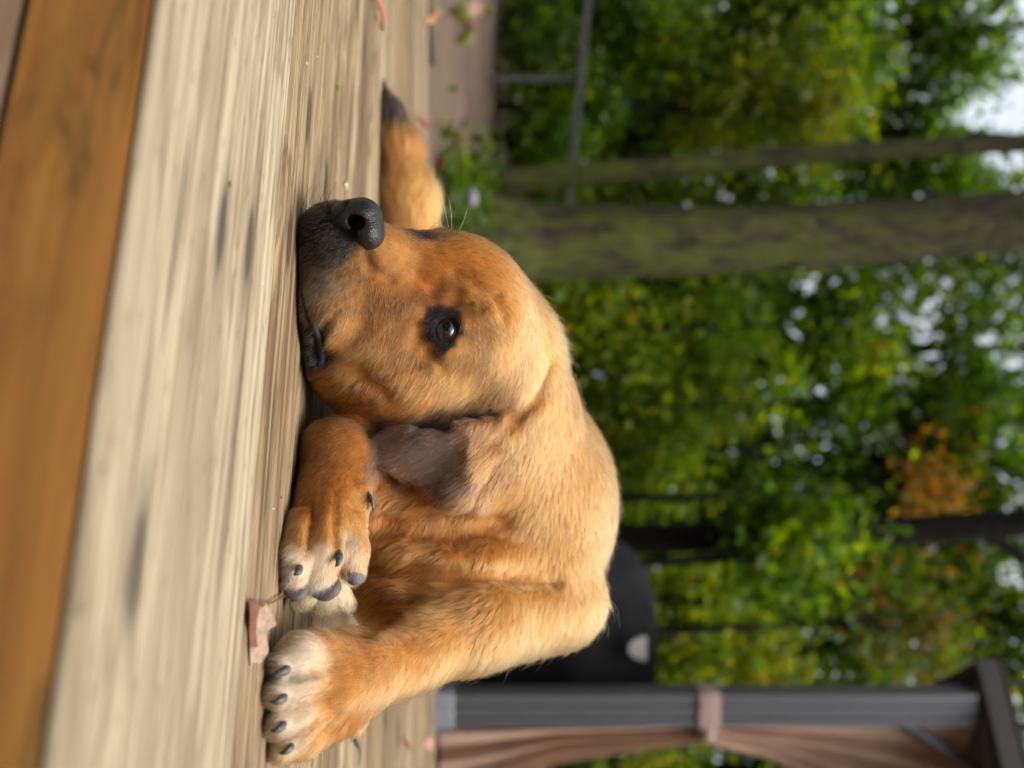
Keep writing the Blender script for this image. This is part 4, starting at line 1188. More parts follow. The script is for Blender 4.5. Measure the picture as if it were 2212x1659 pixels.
def make_trees():
    g = 'mossy trunks beyond the deck'
    # big mossy trunk
    y = 6.4; z0 = ground_z(-0.9, y)
    b = W(985, 1900, y); b.z = z0 - 0.1
    tr = [b, W(972, 2010, y), W(968, 2150, y), W(962, 2600, y), W(952, 3000, y), W(925, 3600, y), W(890, 4100, y), W(850, 4700, y + .2), W(800, 5600, y + .5)]
    k = y / 3982
    rd = [250 * k, 185 * k, 150 * k, 142 * k, 130 * k, 122 * k, 118 * k, 100 * k, 60 * k]
    top = tr[-2]
    limbs = [([tr[-3], tr[-3] + Vector((0.7, 0.3, 1.0)), tr[-3] + Vector((1.6, 0.7, 1.7))], [0.09, 0.06, 0.02]),
             ([tr[-2], tr[-2] + Vector((-0.7, 0.4, 0.9)), tr[-2] + Vector((-1.5, 0.6, 1.6))], [0.09, 0.06, 0.02]),
             ([W(1010, 3050, y), W(1060, 3150, y - .1), W(1090, 3330, y - .15)], [0.025, 0.015, 0.006])]
    tree('tree', 'thickest mossy tree trunk rising behind the dog\'s head', tr, rd, limbs,
         [(top + Vector((0, 0.5, 1.6)), (2.0, 1.6, 1.0)), (top + Vector((-1.2, 0.2, 1.2)), (1.3, 1.2, 0.8)), (top + Vector((1.5, 0.5, 1.4)), (1.3, 1.2, 0.8))], 5000, 0.10, M_LEAF, M_BARK_MOSS, 1, g)
    # thin mossy trunk
    y = 6.9
    b = W(760, 1890, y); b.z = ground_z(-1.3, y) - 0.1
    tr = [b, W(735, 1960, y), W(722, 2060, y), W(690, 2400, y), W(665, 2700, y), W(628, 3050, y), W(600, 3500, y), W(578, 4096, y), W(560, 4700, y), W(560, 5400, y)]
    k = y / 3982
    rd = [90 * k, 70 * k, 50 * k, 46 * k, 44 * k, 40 * k, 36 * k, 33 * k, 28 * k, 14 * k]
    limbs = [([W(745, 2000, y), W(800, 2050, y - .1), W(840, 2200, y - .1)], [0.05, 0.035, 0.015]), ([tr[-2], tr[-2] + Vector((-.4, .2, .6)), tr[-2] + Vector((-1.0, .3, 1.0))], [0.04, 0.03, 0.01])]
    tree('tree', 'slender mossy tree trunk left of the thickest one, in front of the fence rail', tr, rd, limbs,
         [(tr[-1] + Vector((0, 0, 0.4)), (1.3, 1.2, 0.9))], 2500, 0.09, M_LEAF, M_BARK_MOSS, 2, g)
    # dark trunk
    y = 7.0
    b = W(2150, 1900, y); b.z = ground_z(1.2, y) - 0.1
    tr = [b, W(2152, 2200, y), W(2150, 2700, y), W(2145, 3100, y), W(2130, 3600, y), W(2095, 4096, y), W(2060, 4700, y), W(2030, 5500, y)]
    k = y / 3982
    rd = [76 * k, 62 * k, 58 * k, 57 * k, 58 * k, 54 * k, 45 * k, 24 * k]
    limbs = [([W(2120, 3900, y), W(2200, 4050, y), W(2330, 4200, y)], [0.05, 0.035, 0.015])]
    tree('tree', 'black silhouetted tree trunk behind the dog\'s shoulders, part hidden by leaves', tr, rd, limbs,
         [(tr[-2] + Vector((0, 0, 0.9)), (1.6, 1.3, 0.9)), (tr[-2] + Vector((-1.5, 0.3, 0.5)), (1.1, 1.1, 0.7))], 4500, 0.10, M_LEAF, M_BARK, 3, g)
    # leafy branch mass in front of the dark trunk
    g = 'young trees and saplings under the tall trunks'
    y = 7.4
    def sap(u, v0, pts, lobes, n, size, mat, seed, label, tint=(0, 1), y=y, bm=M_BARK):
        b = W(u, v0, y); b.z = ground_z(b.x, y) - 0.05
        tr = [b] + [W(a, c, y) for a, c in pts]
        rd = np.linspace(0.045, 0.008, len(tr)).tolist()
        limbs = []
        r = np.random.default_rng(seed)
        for (c, a) in lobes:
            s0 = tr[r.integers(1, len(tr))]
            limbs.append(([s0, s0.lerp(Vector(c), 0.55) + Vector((0, 0, 0.08)), Vector(c)], [0.018, 0.012, 0.005]))
        return tree('sapling', label, tr, rd, limbs, lobes, n, size, mat, bm, seed, g, tint)

    def lobe(u, v, y, ru, rv, rd):
        k = y / 3982
        return (W(u, v, y), (ru * k, rd, rv * k))
    sap(2260, 1900, [(2250, 2600), (2230, 3000), (2200, 3400)], [lobe(2170, 3150, 6.6, 170, 200, 0.25), lobe(2250, 3000, 6.7, 120, 110, 0.25), lobe(2120, 3330, 6.6, 140, 100, 0.25)], 1500, 0.085, M_LEAF, 21,
        'leafy green sapling covering the middle of the black trunk', (0.05, 0.75), y=6.6)
    sap(1980, 1900, [(1990, 2700), (1960, 3200), (1940, 3700)], [lobe(2000, 3680, 7.9, 110, 120, 0.3), lobe(1900, 3780, 7.9, 90, 90, 0.25)], 330, 0.08, M_LEAF_O, 22,
        'young tree with orange and yellow autumn leaves above the dog\'s back', (0.1, 1), y=7.9)
    sap(2560, 1900, [(2520, 2700), (2500, 3200), (2500, 3700)], [lobe(2500, 3540, 7.0, 130, 130, 0.3), lobe(2580, 3700, 7.0, 120, 110, 0.3), lobe(2430, 3780, 7.0, 120, 100, 0.3)], 700, 0.08, M_LEAF_R, 23,
        'sapling with red leaves near the gazebo roof corner', (0.0, 0.85), y=7.0)
    sap(2390, 1900, [(2372, 2500), (2400, 2780), (2425, 2960), (2470, 3200)], [lobe(2400, 2520, 8.4, 170, 140, 0.4), lobe(2560, 2780, 8.4, 160, 180, 0.4), lobe(2350, 2800, 8.6, 120, 130, 0.4)], 2200, 0.085, M_LEAF, 24,
        'thin stemmed bright green sapling above the black covered grill', (0.3, 0.95), y=8.2)
    sap(1330, 1900, [(1330, 2300), (1310, 2700), (1300, 3100)], [lobe(1200, 2330, 8.0, 150, 160, 0.4), lobe(1420, 2560, 8.2, 170, 160, 0.4), lobe(1300, 2900, 8.4, 200, 200, 0.5)], 2400, 0.085, M_LEAF, 25,
        'bright green sapling just right of the thickest mossy trunk', (0.25, 0.95), y=8.0)
    sap(1650, 1900, [(1650, 2300), (1630, 2800), (1600, 3300)], [lobe(1650, 2480, 8.6, 230, 180, 0.5), lobe(1560, 2800, 8.8, 180, 160, 0.5)], 2300, 0.085, M_LEAF_Y, 26,
        'yellow green sapling rising behind the dog\'s neck', (0.0, 0.6), y=8.4)
    sap(1820, 1900, [(1800, 2300), (1800, 2800), (1760, 3300)], [lobe(1850, 2520, 8.9, 170, 200, 0.5), lobe(1780, 2700, 8.9, 130, 120, 0.5)], 1900, 0.085, M_LEAF, 27,
        'mid green sapling left of the black trunk', (0.1, 0.8), y=8.8)
    sap(420, 1950, [(430, 2400), (420, 2900), (440, 3400)], [lobe(420, 2900, 9.9, 200, 200, 0.5), lobe(300, 3200, 9.9, 180, 160, 0.4), lobe(480, 3250, 9.8, 120, 140, 0.4)], 2600, 0.09, M_LEAF_Y, 28,
        'sapling with yellowing leaves left of the slender mossy trunk', (0.0, 0.65), y=9.8)
    sap(130, 1950, [(120, 2400), (110, 2900), (130, 3500)], [lobe(100, 2600, 10.2, 220, 260, 0.5), lobe(230, 2500, 10.2, 170, 160, 0.4), lobe(80, 3200, 10.2, 190, 260, 0.5)], 2900, 0.09, M_LEAF, 29,
        'green sapling at the far left behind the fence rail', (0.0, 0.8), y=10.2)
    sap(560, 1950, [(540, 2200), (530, 2400)], [lobe(560, 2180, 9.5, 150, 130, 0.35), lobe(430, 2330, 9.6, 200, 170, 0.35), lobe(200, 2180, 9.6, 200, 140, 0.3), lobe(800, 2250, 9.5, 130, 170, 0.3)], 2600, 0.08, M_LEAF, 30,
        'low green sapling behind the fence between its post and the slender trunk', (0.0, 0.7), y=9.5)
    sap(2760, 1900, [(2740, 2600), (2730, 3200)], [lobe(2660, 2700, 8.4, 150, 170, 0.4), lobe(2700, 3050, 8.4, 170, 160, 0.4), lobe(2990, 2550, 8.4, 120, 200, 0.3)], 2000, 0.085, M_LEAF_Y, 31,
        'yellow green sapling right behind the gazebo post', (0.0, 0.6), y=8.4)

    # taller trees further back: each its own crown
    g = 'tall leafy trees closing off the garden'
    tl = ['left edge of the garden, above the fence', 'behind the slender mossy trunk', 'behind the thickest mossy trunk', 'above the dog\'s neck', 'above the dog\'s back', 'behind the black trunk', 'left of the gazebo post', 'behind the gazebo roof']
    for i, u in enumerate((120, 560, 960, 1420, 1850, 2220, 2620, 3080)):
        y = 11.0 + (i % 3) * 1.1
        k = y / 3982
        b = W(u, 1950, y); b.z = ground_z(b.x, y) - 0.1
        sway = [rnd.uniform(-40, 40) for _ in range(4)]
        tr = [b, W(u + sway[0], 2500, y), W(u + sway[1], 3000, y), W(u + sway[2], 3600, y), W(u + sway[3], 4300, y)]
        lob = []
        rr = np.random.default_rng(100 + i)
        dens = 15500
        for v in (2250, 2650, 3050, 3450, 3850, 4250):
            for s in (-1, 1):
                if i == 1 and (v >= 4200 or (v >= 3800 and s < 0)): continue        # the gap where the sky breaks through
                if i == 0 and v >= 4200 : continue
                lob.append((W(u + s * 130 + rr.uniform(-60, 60), v + rr.uniform(-90, 90), y + rr.uniform(-0.6, 0.6)), (250 * k * rr.uniform(0.8, 1.15), 0.8, 230 * k * rr.uniform(0.75, 1.1))))
        limbs = [([tr[2 + (j % 2)], tr[2 + (j % 2)].lerp(Vector(lob[j][0]), 0.6) + Vector((0, 0, .1)), Vector(lob[j][0])], [0.035, 0.022, 0.008]) for j in range(2, len(lob), 2)]
        m = [M_LEAF, M_LEAF, M_LEAF_D, M_LEAF, M_LEAF_D, M_LEAF, M_LEAF, M_LEAF_D][i]
        tree('tree', 'tall dense green tree ' + tl[i], tr, [0.12, 0.10, 0.085, 0.07, 0.03], limbs, lob, dens, 0.115, m, M_BARK, 40 + i, g, (0, 0.85))

    # the wood beyond: one dark mass
    r = np.random.default_rng(5)
    n = 25000
    X = r.uniform(-16, 16, n); Yy = r.uniform(15, 24, n)
    H = 7.8 + 1.6 * np.sin(X * 0.8) + 1.0 * np.sin(X * 1.9 + 1)
    H = np.where(np.abs(X + 5.3) < 1.5, H * 0.55, H)
    Z = hfun(X, Yy) + r.random(n) * H
    n2 = 40000                                              # unseen leaf ring round sides and back, added to block low sky light
    an = r.uniform(math.radians(52), math.radians(308), n2); rr_ = r.uniform(7.5, 11, n2)
    X2 = np.sin(an) * rr_; Y2 = np.cos(an) * rr_
    Z2 = -0.3 + r.random(n2) * (8.6 + 1.2 * np.sin(an * 7))
    X = np.concatenate((X, X2)); Yy = np.concatenate((Yy, Y2)); Z = np.concatenate((Z, Z2))
    tag(leaves('far_wood', np.stack((X, Yy, Z), 1), 0.34, None, M_LEAF_D, (0, 1), seed=6), 'dark green wood beyond the garden trees, with an added unseen leaf ring behind the camera', kind='stuff')


def make_bank_plants():
    g = 'low plants on the bank behind the deck'
    def plant(u, y, h, n, label, seed, mat=M_LEAF_D, tint=(0.1, 0.8), spread=0.3):
        b = W(u, 1900, y); b.z = ground_z(b.x, y)
        root = empty('bank_plant', b); tag(root, label, 'plant', g)
        r = np.random.default_rng(seed)
        for k in range(4):
            tip = Vector((r.uniform(-spread, spread), r.uniform(-.15, .15), h * r.uniform(0.6, 1)))
            V, F = tube([(0, 0, -0.02), tip * 0.5 + Vector((0, 0, .04)), tip], [0.008, 0.005, 0.002], 5)
            link('stem', np_mesh('stem', V, F, True), root, M_BARK)
        pts = np.stack((r.normal(0, spread * 0.55, n), r.normal(0, 0.16, n), r.random(n) ** 0.7 * h), 1)
        leaves('foliage', pts, 0.075, root, mat, tint, droop=0.1, seed=seed)
    plant(770, 5.7, 0.26, 190, 'low green plant between the foot of the slender trunk and the deck', 61)
    plant(840, 5.3, 0.16, 160, 'mossy green plant beside the slender trunk\'s foot', 62, tint=(0.3, 0.8))
    plant(760, 5.0, 0.13, 110, 'short leafy plant just above the deck edge behind the tail', 63)
    plant(690, 6.3, 0.30, 130, 'taller green plant left of the slender trunk\'s foot', 64)
    plant(230, 9.6, 0.6, 400, 'dark green plant at the top of the bank, far left', 65, M_LEAF_D)
    plant(40, 9.6, 0.7, 400, 'dark green plant in the corner under the fence rail', 66, M_LEAF_D)


def make_fence():
    m = simple_mat('grey_fence_wood', (0.085, 0.088, 0.078), 0.9, 0.3, 8, 0.2, bumpd=0.004, stretch=(8, 8, 1))
    root = empty('fence', W(340, 1950, 8.6)); base = Vector(root.location)
    base.z = root.location.z = ground_z(base.x, 8.6)
    tag(root, 'weathered grey post and rail fence at the top of the bank', 'fence')
    a, b = W(-420, 2390, 9.3), W(905, 2266, 8.3)
    def bar(p, q, w, h, name):
        bm = bmesh.new(); d = q - p
        bm_box(bm, (0, 0, 0), (d.length, w, h), bevel=0.008)
        o = link(name, bm_mesh(name, bm), root, m)
        o.location = (p + q) / 2 - base; o.rotation_euler = d.to_track_quat('X', 'Z').to_euler()
    bar(a, b, 0.04, 0.06, 'rail')
    for u, t in ((340, 0.575), (-330, 0.06), (980, 1.0)):
        c = a.lerp(b, t)
        z = ground_z(c.x, c.y)
        bm = bmesh.new(); bm_box(bm, (0, 0, 0), (0.052, 0.052, c.z - z + 0.14), bevel=0.006)
        o = link('post', bm_mesh('post', bm), root, m)
        o.location = Vector((c.x, c.y + 0.07, (c.z + z) / 2 - 0.06)) - base


# ------------------------------------------------------------------ gazebo, curtain, covered grill
def make_gazebo():
    grey, nt, b = new_mat('grey_aluminium')
    b.inputs['Base Color'].default_value = (0.08, 0.085, 0.095, 1); b.inputs['Roughness'].default_value = 0.42; b.inputs['Metallic'].default_value = 0.15
    tc = N(nt, 'ShaderNodeTexCoord'); no = N(nt, 'ShaderNodeTexNoise', Scale=30.0); nt.links.new(tc.outputs['Object'], no.inputs['Vector'])
    nt.links.new(ramp(nt, no.outputs[0], ((0.3, (0.080, 0.084, 0.095)), (0.7, (0.090, 0.094, 0.106)))), b.inputs['Base Color'])
    dark = simple_mat('dark_canopy', (0.030, 0.024, 0.020), 0.7, 0.3, 6)
    Y0 = 4.05
    k = Y0 / 3982
    foot = W(2822, 1735, Y0)
    root = empty('gazebo', foot); tag(root, 'grey aluminium garden gazebo with dark hipped roof beside the deck', 'gazebo')
    base = Vector(foot)
    top = W(2822, 3880, Y0)
    # grooved post: a stepped profile pushed up
    w = 63 * k
    prof = []
    for side in range(4):
        for s, dpt in ((-1, 0), (-0.55, 0), (-0.5, 0.006), (-0.25, 0.006), (-0.2, 0), (0.2, 0), (0.25, 0.006), (0.5, 0.006), (0.55, 0)):
            x, y = s * w, -w + dpt
            for _ in range(side): x, y = -y, x
            prof.append((x, y))
    bm = bmesh.new()
    lo = [bm.verts.new((x, y, 0)) for x, y in prof]; hi = [bm.verts.new((x, y, top.z - base.z)) for x, y in prof]
    n = len(prof)
    for i in range(n): bm.faces.new((lo[i], lo[(i + 1) % n], hi[(i + 1) % n], hi[i]))
    bm.faces.new(hi)
    link('post', bm_mesh('post', bm), root, grey)
    bm = bmesh.new(); bm_box(bm, (0, 0, 0.006), (w * 3.0, w * 3.0, 0.012), bevel=0.003)
    bm_box(bm, (0, 0, 0.047), (w * 2.25, w * 2.25, 0.07), bevel=0.006)
    link('base_plate', bm_mesh('base_plate', bm), root, simple_mat('pale_base_metal', (0.22, 0.23, 0.26), 0.4, 0.15, 20))

    def bar(p, q, sx, sz, name, mat):
        bm = bmesh.new(); d = q - p
        bm_box(bm, (0, 0, 0), (d.length, sx, sz), bevel=0.004)
        o = link(name, bm_mesh(name, bm), root, mat)
        o.location = (p + q) / 2 - base; o.rotation_euler = d.to_track_quat('X', 'Z').to_euler()
        return o
    # side beam runs right and slightly towards the camera
    p, q = W(2735, 3925, Y0), W(3220, 3990, Y0 - 0.10)
    bar(p, q, 0.05, 0.046, 'beam', grey)
    # curved brace
    pts = []
    for t in np.linspace(0, 1, 12):
        u = 2885 + 215 * t ** 0.9; v = 3600 + 330 * (1 - (1 - t) ** 1.7) * 0.35 + 330 * t * 0.62
        pts.append(W(u, v, Y0) - base)
    V, F = tube(pts, [0.026] * 12, 8)
    link('brace', np_mesh('brace', V, F, True), root, grey)
    # roof: eave fascia and the sloping canopy behind it
    e0 = W(2640, 3992, Y0)
    e1 = e0 + Vector((2.7, -1.5, 0))
    th = Vector((0, 0, -0.10))
    def slab(a, b_, c, d, thick, name, mat):
        bm = bmesh.new()
        vs = [bm.verts.new(Vector(v) - base) for v in (a, b_, c, d)]
        f = bm.faces.new(vs)
        r = bmesh.ops.extrude_face_region(bm, geom=[f])
        bmesh.ops.translate(bm, vec=thick, verts=[v for v in r['geom'] if isinstance(v, bmesh.types.BMVert)])
        return link(name, bm_mesh(name, bm), root, mat)
    back = Vector((e0.x + 1.5, e0.y + 2.8, e0.z))
    slab(e0, e1, e1 + Vector((0, 0.03, 0)), e0 + Vector((0, 0.03, 0)), Vector((0, 0, -0.085)), 'front_fascia', dark)
    slab(e0 + Vector((0.02, 0.035, 0)), e0 + Vector((0.05, 0.02, 0)), back + Vector((0.03, -0.02, 0)), back, Vector((0, 0, -0.085)), 'side_fascia', dark)
    far_r = Vector((e0.x + 4.2, e0.y + 1.3, e0.z)); near_r = Vector((e0.x + 2.7, e0.y - 1.5, e0.z))
    apex = Vector((e0.x + 2.1, e0.y + 0.65, e0.z + 0.75))
    for a, b_, nm in ((e0, near_r, 'roof_panel'), (back, e0, 'roof_panel'), (far_r, back, 'roof_panel')):
        bm = bmesh.new()
        vs = [Vector(v) - base + Vector((0, 0, 0.012)) for v in (a, b_, apex)]
        f = bm.faces.new([bm.verts.new(v) for v in vs])
        r = bmesh.ops.extrude_face_region(bm, geom=[f])
        bmesh.ops.translate(bm, vec=(0, 0, 0.012), verts=[v for v in r['geom'] if isinstance(v, bmesh.types.BMVert)])
        link(nm, bm_mesh(nm, bm), root, dark)
    # far post and rear beam
    bar(back + Vector((0.2, -0.15, -0.14)), far_r + Vector((-0.2, 0, -0.14)), 0.05, 0.06, 'beam', grey)
    return Y0


def make_curtain(Y0):
    fab, nt, b = new_mat('brown_curtain_fabric')
    b.inputs['Roughness'].default_value = 0.9
    b.inputs['Specular IOR Level'].default_value = 0.1
    tc = N(nt, 'ShaderNodeTexCoord'); no = N(nt, 'ShaderNodeTexNoise', Scale=6.0, Detail=5.0); nt.links.new(tc.outputs['Object'], no.inputs['Vector'])
    nt.links.new(ramp(nt, no.outputs[0], ((0.3, (0.42, 0.285, 0.21)), (0.7, (0.50, 0.345, 0.26)))), b.inputs['Base Color'])
    k = Y0 / 3982
    y = Y0 + 0.03
    o0 = W(2890, 1745, y)
    rows = [  # height px, left u, right u, fold depth
        (1742, 2896, 3330, .045), (1900, 2897, 3270, .05), (2050, 2898, 3190, .05), (2220, 2900, 3085, .045), (2400, 2900, 3046, .04), (2600, 2898, 3010, .03), (2750, 2894, 2985, .022), (2825, 2890, 2968, .016),
        (2860, 2890, 2985, .02), (2960, 2888, 3030, .03), (3100, 2887, 3080, .04), (3300, 2887, 3200, .05), (3500, 2887, 3360, .05), (3700, 2887, 3520, .05), (3890, 2887, 3640, .05)]
    NU = 120
    V, F = [], []
    H = np.interp(np.linspace(0, len(rows) - 1, 90), range(len(rows)), range(len(rows)))
    r = np.array(rows, float)
    for t in H:
        i = int(min(t, len(rows) - 2)); f = t - i
        f2 = f * f * (3 - 2 * f)
        v, ul, ur, dp = r[i] * (1 - f) + r[i + 1] * f
        for j in range(NU + 1):
            s = j / NU
            ph = s * 2 * math.pi
            dy = dp * (math.sin(ph * 4 + 0.4 + v * 0.0006) + 0.5 * math.sin(ph * 7 + v * 0.001)) * 0.62
            if v > 2830: dy += (s ** 1.3) * 0.35 * min(1, (v - 2830) / 800)
            else: dy += s * 0.06 * min(1, (2830 - v) / 600)
            p = W(ul + (ur - ul) * s, v, y) - o0
            p.y += dy
            V.append(p[:])
    m = NU + 1
    for i in range(len(H) - 1):
        for j in range(NU):
            F.append((i * m + j, i * m + j + 1, (i + 1) * m + j + 1, (i + 1) * m + j))
    me = np_mesh('curtain', V, F, True)
    cur = link('curtain', me, None, fab)
    cur.location = o0
    so = cur.modifiers.new('thickness', 'SOLIDIFY'); so.thickness = 0.003
    tag(cur, 'brown fabric gazebo curtain gathered and tied back against the grey post', 'curtain')
    # tie band round post and curtain
    band = simple_mat('pale_tie_fabric', (0.33, 0.235, 0.215), 0.85, 0.2, 60, 0.2, stretch=(1, 1, 6))
    w = 63 * k + 0.006
    cx = W(2822, 2826, Y0)
    bm = bmesh.new()
    x0, x1 = -w, w
    h = 42 * k
    ring = [(x0, -w), (x0 * .6, -w - .004), (x1 * .6, -w - .004), (x1, -w), (x1 + .012, 0.0), (x1, w), (x0, w), (x0 - .004, 0)]
    lo = [bm.verts.new((x, yy, -h + 0.004 * math.sin(i * 2))) for i, (x, yy) in enumerate(ring)]
    mi = [bm.verts.new((x * 1.03, yy * 1.03, 0)) for x, yy in ring]
    hi = [bm.verts.new((x, yy, h + 0.004 * math.sin(i * 3))) for i, (x, yy) in enumerate(ring)]
    n = len(ring)
    for i in range(n):
        j = (i + 1) % n
        bm.faces.new((lo[i], lo[j], mi[j], mi[i])); bm.faces.new((mi[i], mi[j], hi[j], hi[i]))
    tb = link('tieback', bm_mesh('tieback', bm), cur, band)
    tb.location = cx - o0
    # gathered knot beside the post
    bm = bmesh.new(); bmesh.ops.create_icosphere(bm, subdivisions=3, radius=1)
    for q in bm.verts: q.co = Vector((q.co.x * 0.045, q.co.y * 0.045, q.co.z * 0.035)) * (1 + 0.08 * math.sin(q.co.x * 9))
    kn = link('tieback', bm_mesh('tieback', bm, True), cur, band)
    kn.location = W(2925, 2826, Y0) - o0


def make_grill():
    cov, nt, b = new_mat('black_cover_fabric')
    b.inputs['Base Color'].default_value = (0.008, 0.008, 0.009, 1); b.inputs['Roughness'].default_value = 0.75
    b.inputs['Specular IOR Level'].default_value = 0.12
    tc = N(nt, 'ShaderNodeTexCoord'); no = N(nt, 'ShaderNodeTexNoise', Scale=7.0, Detail=3.0); nt.links.new(tc.outputs['Object'], no.inputs['Vector'])
    bump(nt, b, no.outputs[0], 0.5, 0.05)
    Y0 = 4.55
    k = Y0 / 3982
    f = W(2460, 1740, Y0); f.z = -0.03
    # draped outline, left to right, and its depth
    top = [(2120, 2395), (2150, 2475), (2200, 2530), (2260, 2570), (2320, 2590), (2400, 2597), (2600, 2598), (2740, 2597), (2775, 2560), (2790, 2480)]
    rings = []
    zs = [0.0, 0.12, 0.30, 0.50, 0.62, 0.74, 0.84, 0.92, 0.97, 1.0]
    H = (W(0, 2597, Y0).z - f.z)
    V, F = [], []
    nseg = 48
    for zi, t in enumerate(zs):
        z = t * H
        xl = np.interp(z + f.z, [W(0, v, Y0).z for _, v in ((0, 1700), (0, 2395), (0, 2475), (0, 2530), (0, 2570), (0, 2597))], [W(u, 0, Y0).x for u in (2095, 2120, 2150, 2200, 2260, 2340)])
        xr = np.interp(t, (0, 0.9, 1.0), [W(u, 0, Y0).x for u in (2775, 2772, 2745)])
        d = 0.30 * (1 - 0.35 * max(0, (t - 0.62) / 0.38))
        cx, hw = (xl + xr) / 2 - f.x, (xr - xl) / 2
        for s in range(nseg):
            th = 2 * math.pi * s / nseg
            ct, st = math.cos(th), math.sin(th)
            x = cx + hw * math.copysign(abs(ct) ** 0.35, ct)
            y = d * math.copysign(abs(st) ** 0.35, st)
            wr = 0.018 * math.sin(th * 7 + t * 3) * (1 - t) + 0.012 * math.sin(x * 19 + t * 6)
            V.append((x + wr * ct, y + wr * st - (0.03 if 0.55 < t < 0.7 else 0) * (st < 0), z))
    for i in range(len(zs) - 1):
        for s in range(nseg):
            F.append((i * nseg + s, i * nseg + (s + 1) % nseg, (i + 1) * nseg + (s + 1) % nseg, (i + 1) * nseg + s))
    c = len(V); V.append((np.mean([v[0] for v in V[-nseg:]]), 0, H + 0.01))
    for s in range(0, nseg, 2): F.append((c, (len(zs) - 1) * nseg + s, (len(zs) - 1) * nseg + s + 1, (len(zs) - 1) * nseg + (s + 2) % nseg))
    g = link('covered_grill', np_mesh('covered_grill', V, F, True), None, cov)
    g.location = f
    tag(g, 'tall grill under a loose black cover with a pale oval emblem', 'grill')
    # pale emblem near the upper edge of the front
    em = simple_mat('pale_emblem', (0.26, 0.26, 0.255), 0.8, 0.1, 30)
    bm = bmesh.new()
    n = 24
    rr = [(math.cos(math.pi * i / (n - 1) + math.pi) * 46 * k, math.sin(math.pi * i / (n - 1) + math.pi) * 72 * k) for i in range(n)]
    fr = [bm.verts.new((x, 0, z)) for x, z in rr]; fb = [bm.verts.new((x, 0.006, z)) for x, z in rr]
    bm.faces.new(fr); bm.faces.new(fb[::-1])
    for i in range(n): bm.faces.new((fr[i], fr[(i + 1) % n], fb[(i + 1) % n], fb[i]))
    o = link('emblem', bm_mesh('emblem', bm), g, em)
    o.location = W(2597, 2590, Y0 - 0.30) - f + Vector((0, 0.015, 0)); o.rotation_euler = (math.radians(-12), 0, 0)


# ------------------------------------------------------------------ fallen leaves, stems and litter
def leaf_shape(bm, L, curl, fold, seed, lob=5):
    """lobed blade with a mid rib fold, curled along its length"""
    r = random.Random(seed)
    rows = 9
    L2 = []
    for i in range(rows):
        t = i / (rows - 1)
        w = L * 0.42 * math.sin(math.pi * min(1, t * 0.92 + 0.06)) ** 0.8 * (1 + 0.42 * math.cos(t * math.pi * lob))
        a = curl * t
        y = L * (math.sin(a) / curl if curl else t); z = L * ((1 - math.cos(a)) / curl if curl else 0)
        row = []
        for s in (-1, -0.5, 0, 0.5, 1):
            row.append(bm.verts.new((s * w * math.cos(fold * abs(s)), y + r.uniform(-.02, .02) * L, z + abs(s) * w * math.sin(fold) + r.uniform(-.012, .012) * L)))
        L2.append(row)
    for i in range(rows - 1):
        for j in range(4):
            bm.faces.new((L2[i][j], L2[i][j + 1], L2[i + 1][j + 1], L2[i + 1][j]))


def fallen_leaf(pos, L, rot, mat, label, group, seed, curl=0.6, fold=0.3, stem=0.5, name='fallen_leaf', tilt=(0, 0)):
    bm = bmesh.new(); leaf_shape(bm, L, curl, fold, seed)
    o = link(name, bm_mesh(name, bm, True), None, mat)
    so = o.modifiers.new('thickness', 'SOLIDIFY'); so.thickness = 0.0005
    o.location = pos; o.rotation_euler = (tilt[0], tilt[1], rot)
    tag(o, label, 'leaf', group)
    if stem:
        V, F = tube([(0, 0.0, 0.0005), (0.004, -L * stem * 0.5, 0.003), (0.0, -L * stem, 0.001)], [0.0011, 0.0009, 0.0012], 6)
        link('leaf_stem', np_mesh('leaf_stem', V, F, True), o, mat)
    return o


def deck_point(u, v):
    """where a photograph pixel meets the deck"""
    Y = CAM_H * 3982 / (1936 - v)
    return W(u, v, Y)


